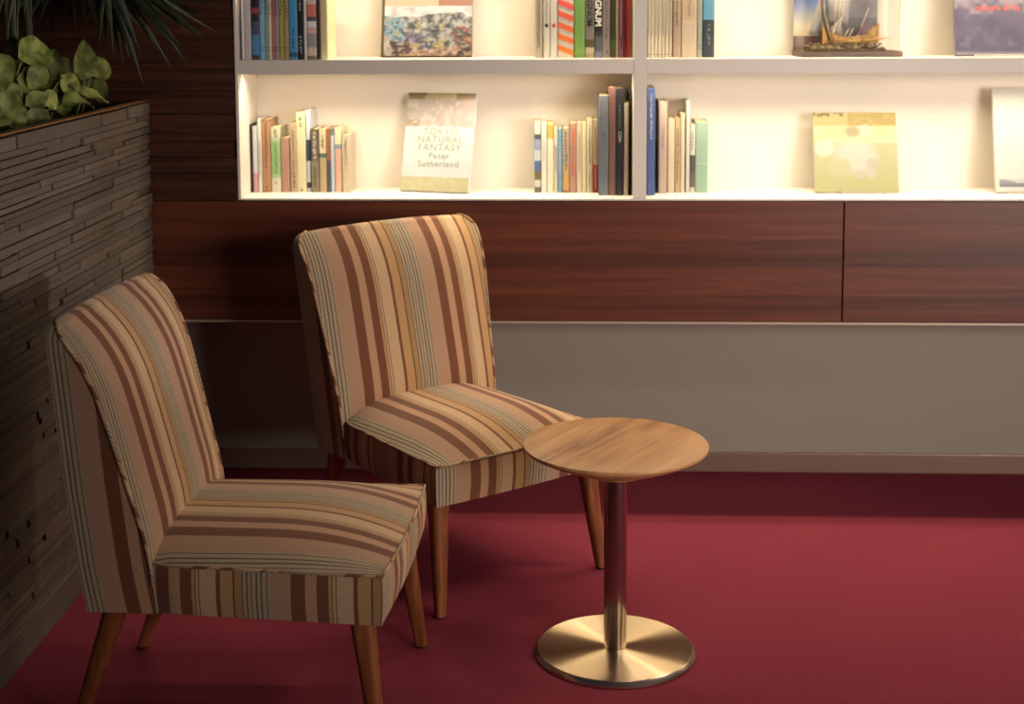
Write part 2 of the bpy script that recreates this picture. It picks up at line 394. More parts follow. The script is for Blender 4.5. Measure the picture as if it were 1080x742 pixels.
m_palm = leaf_mat('palm_leaf', (24, 36, 10), (58, 68, 26), 0.5)
m_cane = plain('palm_cane', (64, 62, 40), 0.6, noise=0.3, nscale=20)
palm_base = Vector((X_PL - 0.2, 4.02, 1.3))
pt = thing('fan_palm', 'dark green fan palm with drooping pointed leaflets above the planter', 'potted plant', palm_base)
def ribbon(mb, a, b_, W, sag, col, n=8):
    a = Vector(a); b_ = Vector(b_); d = b_ - a; side = d.cross(Vector((0.3, -1, 0.25))).normalized(); nrm = side.cross(d).normalized()
    rows = []
    for i in range(n + 1):
        t = i / n; w = W * 0.5 * (0.35 + 0.65 * min(1, t * 4)) * (1 - max(0, (t - 0.35) / 0.65) ** 1.2)
        c = a + d * t + Vector((0, 0, -sag)) * (t * t - t) * -1 * -1
        rows.append([mb.vert(c - side * w), mb.vert(c + nrm * w * 0.45), mb.vert(c + side * w)])
    for A, B in zip(rows, rows[1:]):
        for k in range(2): mb.face([A[k], A[k+1], B[k+1], B[k]], col, True)
def frond(hub, tips, W=0.02, g=0.8, seed=3):
    rd = random.Random(seed); q = MB()
    for tp in tips:
        v = g * rd.uniform(0.6, 1.25); ribbon(q, hub - palm_base, tp - palm_base, W * rd.uniform(0.8, 1.2), rd.uniform(-0.05, 0.03), (v, v, v))
    o = q.build('frond', m_palm, pt, fix=False)
    s_ = MB(); top = Vector((0.02, 0.05, 0.95)); h = hub - palm_base
    pts = [top.lerp(h, i / 8) + Vector((0, 0, 0.12 * math.sin(PI * i / 8))) for i in range(9)]
    s_.tube(pts, 0.006, 6); s_.build('stalk', m_cane, o)
    return o
hub1 = at(108, -48, 4.3)
tips = [(131, 76), (137, 63), (152, 92), (148, 56), (182, 74), (166, 55), (201, 71), (199, 62), (192, 50), (221, 48), (222, 44), (204, 40), (230, 35), (224, 24), (120, 60), (112, 44), (104, 52), (238, 12)]
frond(hub1, [at(x, y, 4.3 + random.uniform(-0.1, 0.12)) for x, y in tips], 0.026, 0.9, 3)
hub2 = at(70, -62, 4.5)
frond(hub2, [at(x, y, 4.5 + random.uniform(-0.08, 0.12)) for x, y in [(20, 38), (38, 30), (52, 42), (66, 28), (80, 40), (92, 30), (108, 40), (122, 26), (136, 44), (150, 30), (164, 42), (176, 22), (188, 28), (10, 20), (0, 5)]], 0.03, 0.55, 4)
hub3 = at(25, -90, 3.9)
frond(hub3, [at(x, y, 3.85 + random.uniform(-0.06, 0.06)) for x, y in [(-6, 30), (6, 44), (17, 36), (26, 22), (34, 30), (-14, 8), (46, 8)]], 0.024, 0.7, 5)
q = MB()
for px, X, top in ((36, 0.0, 1.0), (13, 0.03, 0.98), (24, -0.06, 0.96)):
    y = atx(px, 60, X_PL - 0.2 + X).y - palm_base.y
    y = max(-0.25, min(0.25, y))
    q.tube([(X, y, -0.004), (X + 0.01, y * 0.8 + 0.01, 0.4), (X + 0.0, y * 0.5 + 0.02, 0.75), (0.02, 0.05, top)], [0.013, 0.012, 0.011, 0.010], 10)
q.build('cane', m_cane, pt)

# ------------------------------------------------------------------ striped lounge chairs
PER = 0.31
def stripes_mat():
    m, nt, b = newmat('striped_upholstery')
    uv = N(nt, 'ShaderNodeUVMap', uv_map='UVMap'); sx = N(nt, 'ShaderNodeSeparateXYZ'); nt.links.new(uv.outputs[0], sx.inputs[0])
    wob = N(nt, 'ShaderNodeTexNoise'); wob.inputs['Scale'].default_value = 40; nt.links.new(uv.outputs[0], wob.inputs['Vector'])
    wm = N(nt, 'ShaderNodeMath', operation='MULTIPLY_ADD'); wm.inputs[1].default_value = 0.0016; nt.links.new(wob.outputs['Fac'], wm.inputs[0]); nt.links.new(sx.outputs[0], wm.inputs[2])
    dv = N(nt, 'ShaderNodeMath', operation='DIVIDE'); dv.inputs[1].default_value = PER; nt.links.new(wm.outputs[0], dv.inputs[0])
    fr = N(nt, 'ShaderNodeMath', operation='FRACT'); nt.links.new(dv.outputs[0], fr.inputs[0])
    cr = N(nt, 'ShaderNodeValToRGB'); cr.color_ramp.interpolation = 'CONSTANT'
    G = (166, 147, 122); K = (88, 76, 66); PK = (170, 135, 110); BR = (112, 70, 48); TP = (178, 138, 108); BE = (190, 158, 124); TN = (178, 138, 96); OL = (160, 124, 84); DK = (80, 54, 42)
    st = [(0, G), (.022, K), (.032, G), (.056, K), (.066, G), (.092, K), (.103, G), (.128, K), (.138, G), (.168, K), (.178, G), (.195, PK), (.345, BR), (.45, TP), (.535, BR), (.62, TN), (.642, K), (.650, BE), (.668, K), (.676, BE), (.80, BR), (.832, TN), (.925, DK), (.935, OL), (.992, K)]
    el = cr.color_ramp.elements
    el[0].position = 0; el[0].color = lin(st[0][1]); el[1].position = st[-1][0]; el[1].color = lin(st[-1][1])
    for p, c in st[1:-1]: x = el.new(p); x.color = lin(c)
    nt.links.new(fr.outputs[0], cr.inputs[0])
    mp = N(nt, 'ShaderNodeMapping'); mp.inputs['Scale'].default_value = (700, 160, 1); nt.links.new(uv.outputs[0], mp.inputs['Vector'])
    wv = N(nt, 'ShaderNodeTexNoise'); wv.inputs['Scale'].default_value = 1; wv.inputs['Detail'].default_value = 3; nt.links.new(mp.outputs[0], wv.inputs['Vector'])
    mr = N(nt, 'ShaderNodeMapRange'); mr.inputs['From Min'].default_value = 0.3; mr.inputs['From Max'].default_value = 0.7; mr.inputs['To Min'].default_value = 0.80; mr.inputs['To Max'].default_value = 1.14
    nt.links.new(wv.outputs['Fac'], mr.inputs['Value'])
    mx = N(nt, 'ShaderNodeMix', data_type='RGBA', blend_type='MULTIPLY'); mx.inputs[0].default_value = 1
    nt.links.new(cr.outputs[0], mx.inputs[6]); nt.links.new(mr.outputs[0], mx.inputs[7]); nt.links.new(mx.outputs[2], b.inputs['Base Color'])
    b.inputs['Roughness'].default_value = 0.85; b.inputs['Specular IOR Level'].default_value = 0.2
    b.inputs['Sheen Weight'].default_value = 0.15
    bp = N(nt, 'ShaderNodeBump'); bp.inputs['Strength'].default_value = 0.35; bp.inputs['Distance'].default_value = 0.001
    nt.links.new(wv.outputs['Fac'], bp.inputs['Height']); nt.links.new(bp.outputs[0], b.inputs['Normal'])
    return m
m_fab = stripes_mat()
m_leg = wood('chair_leg_wood', (98, 53, 29), (124, 69, 39), (150, 90, 54), (14, 14, 1.5), 0.38)
m_glide = plain('black_glide', (24, 20, 18), 0.5)
SA, SB, SD = 0.303, 0.276, 0.535            # seat half width front and back, length to the backrest
ZB, ZT = 0.312, 0.425
def interp(T, z):
    if z <= T[0][0]: return T[0][1]
    for (z0, a), (z1, b_) in zip(T, T[1:]):
        if z <= z1: return a + (b_ - a) * (z - z0) / (z1 - z0)
    return T[-1][1]
def smooth_t(T, z):
    h = 0.02; return (interp(T, z - h) + interp(T, z) * 2 + interp(T, z + h)) / 4
def make_chair():
    root = thing('slipper_chair', 'x', 'chair')
    # --- seat
    q = MB(); q.uv = []
    def hw(u): return SA + (SB - SA) * min(1, -u / SD) - 0.012 * max(0, min(1, (-u - 0.49) / 0.03))
    nu, ns = 24, 24; U0 = -0.61
    top = []
    for i in range(nu + 1):
        u = U0 * i / nu; row = []
        for j in range(ns + 1):
            x = -1 + 2 * j / ns
            fe = 1 - (1 - min(1, -u / 0.30)) ** 2.4
            cr = 0.057 * (1 - abs(x) ** 3.2) * (0.0 + fe)
            fr_bow = 0.010 * (1 - x * x) * max(0, 1 + u / 0.2)
            row.append(q.vert((u + fr_bow, x * hw(u), ZT + cr)))
        top.append(row)
    def uvtop(i, j):
        return ((-1 + 2 * j / ns) * hw(U0 * i / nu) + SA, U0 * i / nu)
    for i in range(nu):
        for j in range(ns):
            q.face([top[i][j], top[i][j+1], top[i+1][j+1], top[i+1][j]], (1, 1, 1), True)
            q.uv.append([uvtop(i, j), uvtop(i, j+1), uvtop(i+1, j+1), uvtop(i+1, j)])
    # border: perimeter from rear right to front right to front left to rear left
    per = [(top[i][0], -(-U0 * i / nu)) for i in range(nu, 0, -1)] + [(top[0][j], (-1 + 2*j/ns) * SA + SA) for j in range(ns + 1)] + [(top[i][ns], 2 * SA + (-U0 * i / nu)) for i in range(1, nu + 1)]
    nz = 5; cols = []
    for n_, (vi, t) in enumerate(per):
        p = Vector(q.v[vi]); cu = Vector((-0.28, 0, 0)); out = Vector((p.x - cu.x, p.y, 0)); 
        if n_ < nu: out = Vector((0, -1, 0))
        elif n_ > nu + ns: out = Vector((0, 1, 0))
        else: out = Vector((1, 0, 0)) + Vector((0, (p.y / SA) ** 7, 0))
        out.normalize(); cl = [vi]
        for k in range(1, nz + 1):
            f = k / nz; bul = 0.006 * math.sin(PI * f) - 0.004 * f
            cl.append(q.vert((p.x + out.x * bul, p.y + out.y * bul, ZT + (p.z - ZT) * (1 - f) + (ZB - ZT) * f)))
        cols.append(cl)
    for (a, ta, b_, tb) in [(cols[i], per[i][1], cols[i+1], per[i+1][1]) for i in range(len(cols) - 1)]:
        for k in range(nz):
            q.face([a[k], b_[k], b_[k+1], a[k+1]], (1, 1, 1), True)
            za, zb = -0.02 * k, -0.02 * (k + 1)
            q.uv.append([(ta, za), (tb, za), (tb, zb), (ta, zb)])
    bot = [c[-1] for c in cols]
    q.face(bot[::-1]); q.uv.append([(0.07, 0)] * len(bot))
    back = [cols[0][k] for k in range(nz + 1)] 
    rear = [top[nu][j] for j in range(ns + 1)]
    q.face([cols[0][-1]] + cols[0][-2:0:-1] + rear + cols[-1][1:], (1, 1, 1)); q.uv.append([(0.07, 0)] * (1 + len(cols[0][-2:0:-1]) + len(rear) + len(cols[-1][1:])))
    seat = q.build('seat', m_fab, root, sharp=math.radians(48))
    # piping round the seat top
    def piping(pts, par, r=0.0042):
        w = MB(); w.uv = []
        n0 = 0; w.tube(pts, r, 8)
        L = 0.0; seg = 8; acc = [0.0]
        for a, b_ in zip(pts, pts[1:]): L += (Vector(b_) - Vector(a)).length; acc.append(L)
        fi = 0
        for i in range(len(pts) - 1):
            for k in range(seg):
                f0, f1 = k / seg, (k + 1) / seg
                w.uv.append([(acc[i] * 0.9 + f0 * 0.03, 0), (acc[i] * 0.9 + f1 * 0.03, 0), (acc[i+1] * 0.9 + f1 * 0.03, 0), (acc[i+1] * 0.9 + f0 * 0.03, 0)])
        w.uv += [[(0, 0)] * seg] * 2
        return w.build('piping', m_fab, par)
    pts = []
    for n_, (vi, t) in enumerate(per):
        p = Vector(q.v[vi]); pts.append(p + Vector((0, 0, -0.001)))
    pts = [p for p in pts if p.x > -SD + 0.0]
    piping(pts, seat, 0.0036)
    # --- backrest
    SEAM = [(0.312, -0.510), (0.36, -0.515), (0.43, -0.522), (0.48, -0.530), (0.58, -0.556), (0.72, -0.592), (0.82, -0.620), (0.88, -0.645), (0.93, -0.675), (0.958, -0.700), (0.968, -0.714)]
    REAR = [(0.312, -0.668), (0.33, -0.673), (0.42, -0.688), (0.60, -0.704), (0.86, -0.716), (0.97, -0.722)]
    HW = [(0.312, 0.279), (0.43, 0.281), (0.60, 0.293), (0.80, 0.312), (0.90, 0.322), (0.968, 0.328)]
    q = MB(); q.uv = []
    nl, nx = 40, 30
    zs = [0.312 + (0.968 - 0.312) * (1 - (1 - k / nl) ** 1.35) for k in range(nl + 1)]
    F = []; Rr = []; SL = []; SR = []
    ZTOP = 0.968
    def corner(z):                                 # rounding of the upper corners
        d = ZTOP - z; R_ = 0.050
        return 0 if d > R_ else R_ - math.sqrt(max(0, R_ * R_ - (R_ - d) ** 2))
    for k, z in enumerate(zs):
        us, ur, h = smooth_t(SEAM, z), smooth_t(REAR, z), smooth_t(HW, z) - corner(z)
        if k == nl: us = ur + 0.003
        v = (z - 0.312) / (ZTOP - 0.312); fr = []; rr = []
        for j in range(nx + 1):
            x = -1 + 2 * j / nx
            s_ = 1 - abs(x) ** 3
            bul = 0.026 * s_ * min(1, v * 3) * (1 - v ** 9) + 0.0
            up = 0.009 * (1 - x * x) * v ** 5
            fr.append(q.vert((us + bul, x * h, z + up)))
            rr.append(q.vert((ur - 0.010 * (1 - x * x) * math.sin(PI * v), x * h, z + up)) if k < nl else None)
        if k == nl: rr = fr
        F.append(fr); Rr.append(rr)
    def ft(k, j): 
        h = smooth_t(HW, zs[k]) - corner(zs[k]) 
        return ((-1 + 2 * j / nx) * h + 0.310, zs[k])
    for k in range(nl):
        for j in range(nx):
            q.face([F[k][j], F[k][j+1], F[k+1][j+1], F[k+1][j]], (1, 1, 1), True); q.uv.append([ft(k, j), ft(k, j+1), ft(k+1, j+1), ft(k+1, j)])
            if k < nl - 1:
                q.face([Rr[k][j], Rr[k+1][j], Rr[k+1][j+1], Rr[k][j+1]], (1, 1, 1), True); q.uv.append([ft(k, j), ft(k+1, j), ft(k+1, j+1), ft(k, j+1)])
            else:
                q.face([Rr[k][j], F[nl][j], F[nl][j+1], Rr[k][j+1]], (1, 1, 1), True); q.uv.append([ft(k, j), ft(k+1, j), ft(k+1, j+1), ft(k, j+1)])
        for e_, sg in ((0, -1), (nx, 1)):
            def sd(u, z): return ((u - smooth_t(REAR, z)) * 1.0 + 0.015, z)
            a, b_ = F[k][e_], F[k+1][e_]; c_, d_ = Rr[k+1][e_], Rr[k][e_]
            mids = []
            ids = [a, b_, c_, d_] if b_ != c_ else [a, b_, d_]
            q.face(ids if sg < 0 else ids[::-1], (1, 1, 1), True)
            us = [sd(q.v[i][0], q.v[i][2]) for i in ids]
            q.uv.append(us if sg < 0 else us[::-1])
    bt = F[0] + Rr[0][::-1]; q.face(bt); q.uv.append([(0.07, 0)] * len(bt))
    br = q.build('backrest', m_fab, root, sharp=math.radians(50))
    for e_ in (0, nx):
        piping([Vector(q.v[F[k][e_]]) for k in range(3, nl + 1)], br, 0.0044)
    # --- legs
    def leg(top, foot, rt, rb):
        w = MB(); n_ = 14; seg = 24
        tp, ft_ = Vector(top), Vector(foot)
        rings = []
        for i in range(n_ + 1):
            t = i / n_; c = tp.lerp(ft_, t); r = rt + (rb - rt) * t ** 0.9
            ring = []
            for k in range(seg):
                a = 2 * PI * k / seg; cc, ss = math.cos(a), math.sin(a)
                ex = 3.2; m_ = (abs(cc) ** ex + abs(ss) ** ex) ** (-1 / ex)
                ring.append(w.vert((c.x + cc * m_ * r, c.y + ss * m_ * r, c.z)))
            rings.append(ring)
        for A, B in zip(rings, rings[1:]):
            for k in range(seg): w.face([A[k], A[(k+1) % seg], B[(k+1) % seg], B[k]], (1, 1, 1), True)
        w.face(rings[0]); w.face(rings[-1][::-1])
        o = w.build('leg', m_leg, root, sharp=math.radians(60))
        g = MB(); g.lathe([(0, 0.0), (rb * 0.85, 0.0), (rb * 0.9, 0.006), (0, 0.0062)], 20, (1, 1, 1), ft_.x, ft_.y); g.build('glide', m_glide, o)
    for s_ in (-1, 1):
        leg((-0.052, s_ * 0.262, ZB + 0.0), (-0.012, s_ * 0.286, 0.0055), 0.0275, 0.0150)
        leg((-0.615, s_ * 0.240, ZB + 0.0), (-0.728, s_ * 0.222, 0.0055), 0.0275, 0.0150)
    return root
ch = make_chair()
ch.location = (-0.396, 3.34, 0); ch.rotation_euler = (0, 0, -0.054)
tag(ch, 'striped armless chair beside the planter wall, its seat side facing us', 'chair', 'striped armless chairs')
c2 = copy_tree(ch)
c2.location = (-0.131, 3.979, 0); c2.rotation_euler = (0, 0, -0.877)
tag(c2, 'striped armless chair turned towards the round table, backed by the dark cabinet', 'chair', 'striped armless chairs')

# ------------------------------------------------------------------ round side table
tb = thing('side_table', 'small round wooden pedestal table with a steel disc base', 'table', (0.107, 3.607, 0))
m_top, nt, b = newmat('table_top_wood')
tc = N(nt, 'ShaderNodeTexCoord'); mp = N(nt, 'ShaderNodeMapping', vector_type='TEXTURE'); mp.inputs['Rotation'].default_value = (0, 0, math.radians(60)); mp.inputs['Scale'].default_value = (1 / 2.5, 1 / 34, 1 / 8)
nt.links.new(tc.outputs['Object'], mp.inputs['Vector'])
n1 = N(nt, 'ShaderNodeTexNoise'); n1.inputs['Scale'].default_value = 1.0; n1.inputs['Detail'].default_value = 8; n1.inputs['Roughness'].default_value = 0.65; n1.inputs['Distortion'].default_value = 0.8
nt.links.new(mp.outputs[0], n1.inputs['Vector'])
mp2 = N(nt, 'ShaderNodeMapping', vector_type='TEXTURE'); mp2.inputs['Rotation'].default_value = (0, 0, math.radians(60)); mp2.inputs['Scale'].default_value = (1 / 1.6, 1 / 11, 1 / 3); nt.links.new(tc.outputs['Object'], mp2.inputs['Vector'])
n2 = N(nt, 'ShaderNodeTexNoise'); n2.inputs['Scale'].default_value = 1.0; n2.inputs['Detail'].default_value = 4; nt.links.new(mp2.outputs[0], n2.inputs['Vector'])
ad = N(nt, 'ShaderNodeMath', operation='ADD'); nt.links.new(n1.outputs['Fac'], ad.inputs[0]); nt.links.new(n2.outputs['Fac'], ad.inputs[1])
hf = N(nt, 'ShaderNodeMath', operation='MULTIPLY'); hf.inputs[1].default_value = 0.5; nt.links.new(ad.outputs[0], hf.inputs[0])
cr = N(nt, 'ShaderNodeValToRGB'); e = cr.color_ramp.elements; e[0].position = 0.33; e[0].color = lin((112, 70, 42)); e[1].position = 0.66; e[1].color = lin((212, 164, 114)); k = e.new(0.47); k.color = lin((188, 136, 88))
nt.links.new(hf.outputs[0], cr.inputs[0]); nt.links.new(cr.outputs[0], b.inputs['Base Color']); b.inputs['Roughness'].default_value = 0.42
q = MB(); q.lathe([(0, 0.55), (0.15, 0.55), (0.2300, 0.55), (0.2322, 0.5492), (0.2328, 0.547), (0.2325, 0.5425), (0.2270, 0.5375), (0.200, 0.524), (0.150, 0.503), (0.105, 0.487), (0.082, 0.480), (0.078, 0.4775), (0.076, 0.474), (0, 0.474)], 96)
q.build('tabletop', m_top, tb, sharp=math.radians(35))
def steel(name, rgb, rough, aniso, tang):
    m, nt, b = newmat(name)
    b.inputs['Base Color'].default_value = lin(rgb); b.inputs['Metallic'].default_value = 1.0; b.inputs['Roughness'].default_value = rough
    b.inputs['Anisotropic'].default_value = aniso; b.inputs['Anisotropic Rotation'].default_value = 0.25
    if tang:
        t = N(nt, 'ShaderNodeTangent', direction_type='RADIAL', axis='Z'); nt.links.new(t.outputs[0], b.inputs['Tangent'])
    return m
m_disc = steel('turned_steel', (222, 198, 164), 0.42, 1.0, True)
m_pole = steel('satin_steel', (184, 172, 164), 0.2, 0.0, False)
m_edge = steel('polished_edge', (200, 182, 168), 0.24, 0.0, False)
q = MB(); q.lathe([(0, 0.0), (0.1950, 0.0), (0.1957, 0.001), (0.1957, 0.0160), (0.1950, 0.0165), (0.03, 0.0168), (0, 0.0168)], 96)
bs = q.build('base', m_disc, tb, sharp=math.radians(25))
q = MB(); pr = [(0.1958, 0.0002), (0.2050, 0.0002), (0.2062, 0.002), (0.2060, 0.006), (0.1985, 0.0155), (0.1970, 0.0164), (0.1958, 0.0164)]; q.lathe(pr + [pr[0]], 96)
q.build('base_edge', m_edge, bs, sharp=math.radians(30))
q = MB(); q.lathe([(0, 0.0170), (0.0285, 0.0170), (0.0292, 0.019), (0.0292, 0.4735), (0, 0.4735)], 48)
q.build('pole', m_pole, tb, sharp=math.radians(40))

# ------------------------------------------------------------------ books
m_cover = attr_mat('book_cover', 0.45, 0.07, 90, 0.0, 0.35)
m_page = plain('page_edges', (226, 206, 164), 0.8, noise=0.08, nscale=120)
INK = {k: plain('ink_' + k, v, 0.5) for k, v in dict(dark=(52, 44, 40), white=(236, 232, 222), red=(190, 52, 40), green=(120, 150, 128), coral=(186, 84, 74), gold=(196, 158, 60), grey=(150, 150, 138)).items()}
rb = random.Random(21)
def cov(c):                              # print colours, a little faded
    g = 0.35 * c[0] + 0.5 * c[1] + 0.15 * c[2]
    c = [v + (g - v) * 0.16 for v in c]
    return lin((c[0] * 0.88, c[1] * 0.91, min(250, c[2] * 0.97)))
def book(label, x0, x1, yt, zsh, Y, bands, group, depth=None, lean=0.0, marks=(), text=None, soft=False, height=None):
    """standing book, spine towards the room; bands from the foot: [(fraction up to which, colour), ...]"""
    a = at(x0, yt if height is None else 30, Y); c = at(x1, yt if height is None else 30, Y)
    w = (c.x - a.x) - 0.0006; h = (a.z + c.z) / 2 - zsh - 0.0006 if height is None else height
    d = depth or min(0.62 * h + 0.012, Y_BACK - 0.0155 - Y)
    d = min(d, Y_BACK - 0.0155 - Y)
    zoff = 0.0004 + (w * math.sin(abs(lean)) if lean < 0 else 0)
    q = MB(); t = min(0.0026, w * 0.16)
    if soft: t = min(0.0009, w * 0.1)
    r = min(0.002, w * 0.12)
    sec = [(0, d), (0, r * 1.2), (w * 0.12, 0.0004), (w * 0.5, 0), (w * 0.88, 0.0004), (w, r * 1.2), (w, d), (w - t, d), (w - t, t * 1.4), (t, t * 1.4), (t, d)]
    zs_ = [0.0]; cols = []
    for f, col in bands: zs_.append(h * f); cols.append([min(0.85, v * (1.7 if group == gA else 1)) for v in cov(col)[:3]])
    zs_[-1] = h
    rings = [[q.vert((x, y, z)) for x, y in sec] for z in zs_]
    for A, B, col in zip(rings, rings[1:], cols):
        n = len(sec)
        for k in range(n): q.face([A[k], A[(k+1) % n], B[(k+1) % n], B[k]], col)
    q.face(rings[0][::-1], cols[0]); q.face(rings[-1], cols[-1])
    o = q.build('book', m_cover)
    o.location = (a.x + 0.0003, Y, zsh + zoff)
    if lean: o.rotation_euler = (0, lean, 0)
    tag(o, label, 'book', group)
    p = MB(); g = 0.003 if not soft else 0.0006
    p.box((t + 0.0001, t * 1.5, g), (w - t - 0.0001, d - 0.003 * (0 if soft else 1) - 0.0005, h - g)); p.build('pages', m_page, o)
    if marks:
        for mk in marks:
            z0, z1, ink = mk[:3]; wd = mk[3] if len(mk) > 3 else 0.42
            L = MB(); z = h * z1; gw = min(w * wd, 0.010)
            while z > h * z0 + gw:
                cx = w / 2 + rb.uniform(-0.05, 0.05) * w
                for s_ in range(rb.choice((2, 3, 3))):
                    if rb.random() < 0.55:
                        zz = z - rb.random() * gw * 0.9; L.box((cx - gw / 2 * rb.uniform(0.6, 1), -0.0007, zz - gw * 0.09), (cx + gw / 2 * rb.uniform(0.6, 1), 0.0003, zz + gw * 0.09))
                    else:
                        xx = cx + rb.uniform(-0.4, 0.4) * gw; L.box((xx - gw * 0.08, -0.0007, z - gw * 0.9), (xx + gw * 0.08, 0.0003, z))
                z -= gw * rb.uniform(1.15, 1.5)
            if L.v: L.build('lettering', INK[ink], o)
    if text:
        s_, size, fz, ink = text[:4]
        M = Matrix.Translation((w / 2 - size * 0.36, -0.0006, h * fz)) @ Matrix.Rotation(PI / 2, 4, 'X') @ Matrix.Rotation(-PI / 2, 4, 'Z')
        M = Matrix.Translation((w / 2 - size * 0.34, -0.0006, h * fz)) @ Matrix(((0, 1, 0, 0), (0, 0, -1, 0), (-1, 0, 0, 0), (0, 0, 0, 1)))
        textmesh('lettering', s_, size, INK[ink], o, M, 0.0003, 'LEFT', text[4] if len(text) > 4 else 0.0)
    return o
E_ = 'end'
gA = 'books at the far left of the upper shelf'
YA = 4.803
def B1(c): return [(1.0, c)]
def set_bands(c, d): return [(.02, c), (.13, c), (.14, d), (.17, c), (.18, d), (.82, c), (1.0, c)]
U = Z_SH2
book('cream thin book leaning on the shelf end, upper shelf', 254.6, 257.3, 0, U, YA, B1((226, 214, 188)), gA, height=.245)
book('pale pinkish grey book, second from the shelf end on the upper shelf', 257.6, 264.4, 0, U, YA, B1((190, 172, 158)), gA, height=.25)
book('black book with blue lower spine, upper left of the bookcase', 265.2, 272.8, 0, U, YA, [(.06, (80, 60, 60)), (.32, (72, 132, 176)), (.5, (70, 76, 100)), (.6, (50, 40, 44)), (.68, (150, 60, 70)), (1, (40, 34, 36))], gA, height=.25)
book('light blue volume beginning the row of thin banded volumes', 273.4, 278.9, 0, U, YA, set_bands((124, 170, 190), (80, 120, 140)), gA, height=.225, marks=((.62, .9, 'dark', .6),))
book('grey-green thin banded volume beside the light blue one', 279.2, 282.4, 0, U, YA, set_bands((132, 150, 126), (90, 100, 80)), gA, height=.225, marks=((.62, .9, 'dark', .6),))
book('beige thin banded volume between the grey-green and the red ones', 282.7, 286.3, 0, U, YA, set_bands((206, 192, 156), (140, 120, 90)), gA, height=.225, marks=((.62, .9, 'dark', .6),))
book('dull red thin banded volume in the upper left row', 286.6, 289.6, 0, U, YA, set_bands((186, 104, 88), (120, 70, 60)), gA, height=.225, marks=((.62, .9, 'dark', .6),))
book('grey-mauve thin banded volume beside the olive ones', 289.9, 293.8, 0, U, YA, set_bands((160, 138, 130), (100, 80, 76)), gA, height=.225, marks=((.62, .9, 'dark', .6),))
book('olive yellow thin banded volume in the upper left row', 294.1, 299.1, 0, U, YA, set_bands((166, 150, 62), (110, 96, 40)), gA, height=.225, marks=((.62, .9, 'dark', .6),))
book('tan-olive thin banded volume just before the wide blue book', 299.4, 304.2, 0, U, YA, set_bands((168, 138, 88), (116, 90, 56)), gA, height=.225, marks=((.62, .9, 'dark', .6),))
book('wide bright blue book with dark letters down its spine, upper left', 304.6, 313.4, 0, U, YA, [(.03, (58, 138, 176)), (.09, (50, 84, 104)), (1, (62, 142, 182))], gA, height=.26, marks=((.12, .38, 'dark', .5),))
book('black book with small white lettering, right of the wide blue book', 313.8, 320.2, 0, U, YA, B1((40, 36, 32)), gA, height=.255, marks=((.04, .30, 'white', .4), (.6, .9, 'white', .4)))
book('thin cream book between the black book and the figure cover', 320.5, 323.2, 0, U, YA, B1((232, 216, 176)), gA, height=.25)
book('pink and grey patterned book near the end of the upper left row', 323.6, 333.4, 0, U, YA, [(.05, (120, 100, 70)), (.16, (206, 170, 150)), (.34, (150, 140, 136)), (.42, (214, 160, 140)), (.5, (240, 226, 200)), (.56, (90, 76, 90)), (.72, (214, 110, 86)), (1, (222, 180, 160))], gA, height=.25)
book('thin dark brown book next to the tan end book', 333.7, 337.0, 0, U, YA, B1((60, 46, 34)), gA, height=.25)
book('tan book at the right end of the upper left row', 337.4, 345.6, 0, U, YA, [(.05, (222, 196, 142)), (.22, (224, 190, 132)), (1, (214, 186, 132))], gA, height=.25)

gB = 'books at the far left of the lower shelf'
Lz = Z_SH1; YB = 4.925
book('black book at the left end of the lower shelf', 263.4, 265.5, 131, Lz, YB, B1((42, 36, 30)), gB)
book('white book with a pink foot, lower shelf left', 265.8, 270.6, 133, Lz, YB, [(.29, (214, 150, 150)), (.32, (226, 196, 186)), (1, (212, 212, 200))], gB)
book('narrow white book between the pink-footed and the orange tan one', 271.0, 275.0, 125, Lz, YB, B1((228, 214, 190)), gB, marks=((.2, .7, 'dark', .3),))
book('orange tan book with dark letters, lower shelf left', 275.3, 284.2, 126, Lz, YB, [(.03, (176, 118, 76)), (.97, (190, 132, 86)), (1, (170, 116, 76))], gB, marks=((.02, .09, 'dark', .6), (.3, .96, 'dark', .25)))
book('light green book with a red mark at its foot, lower shelf left', 285.0, 295.0, 134, Lz, YB, [(.06, (212, 206, 168)), (.22, (222, 208, 170)), (.28, (170, 196, 130)), (.78, (146, 186, 112)), (.84, (186, 196, 140)), (1, (210, 200, 158))], gB, marks=((.80, .96, 'dark', .6), (.08, .18, 'red', .7), (.3, .75, 'dark', .2)))
book('short pinkish brown book beside the light green one', 295.8, 304.6, 145, Lz, YB, B1((188, 134, 106)), gB)
book('tan book with a dotted title left of the tall cream one', 305.2, 312.0, 130, Lz, YB, B1((198, 162, 118)), gB, marks=((.05, .45, 'dark', .4), (.55, .9, 'dark', .2)))
book('tall cream yellow book rising above its neighbours, lower shelf left', 311.9, 321.4, 118, Lz, YB, B1((232, 214, 156)), gB, lean=0.0, marks=((.78, .93, 'dark', .6), (.01, .05, 'dark', .7)))
book('white and navy jacketed book right of the tall cream one', 322.2, 326.6, 116, Lz, YB + .01, [(.05, (230, 224, 214)), (.12, (60, 56, 70)), (.38, (226, 220, 214)), (.64, (70, 80, 100)), (1, (234, 230, 224))], gB)
book('grey-brown book with pale lettering, lower shelf left', 327.4, 335.4, 136, Lz, YB, [(.5, (140, 124, 92)), (1, (110, 92, 72))], gB, marks=((.5, .96, 'white', .6), (.05, .4, 'dark', .3)))
book('cream-topped tan book with a blue-green band, lower shelf left', 336.2, 343.6, 136, Lz, YB, [(.55, (190, 160, 112)), (.62, (90, 110, 108)), (1, (222, 198, 146))], gB, marks=((.66, .9, 'dark', .3),))
book('thin book, rust above and dark slate below', 344.0, 348.0, 136, Lz, YB, [(.5, (84, 84, 88)), (1, (176, 96, 54))], gB)
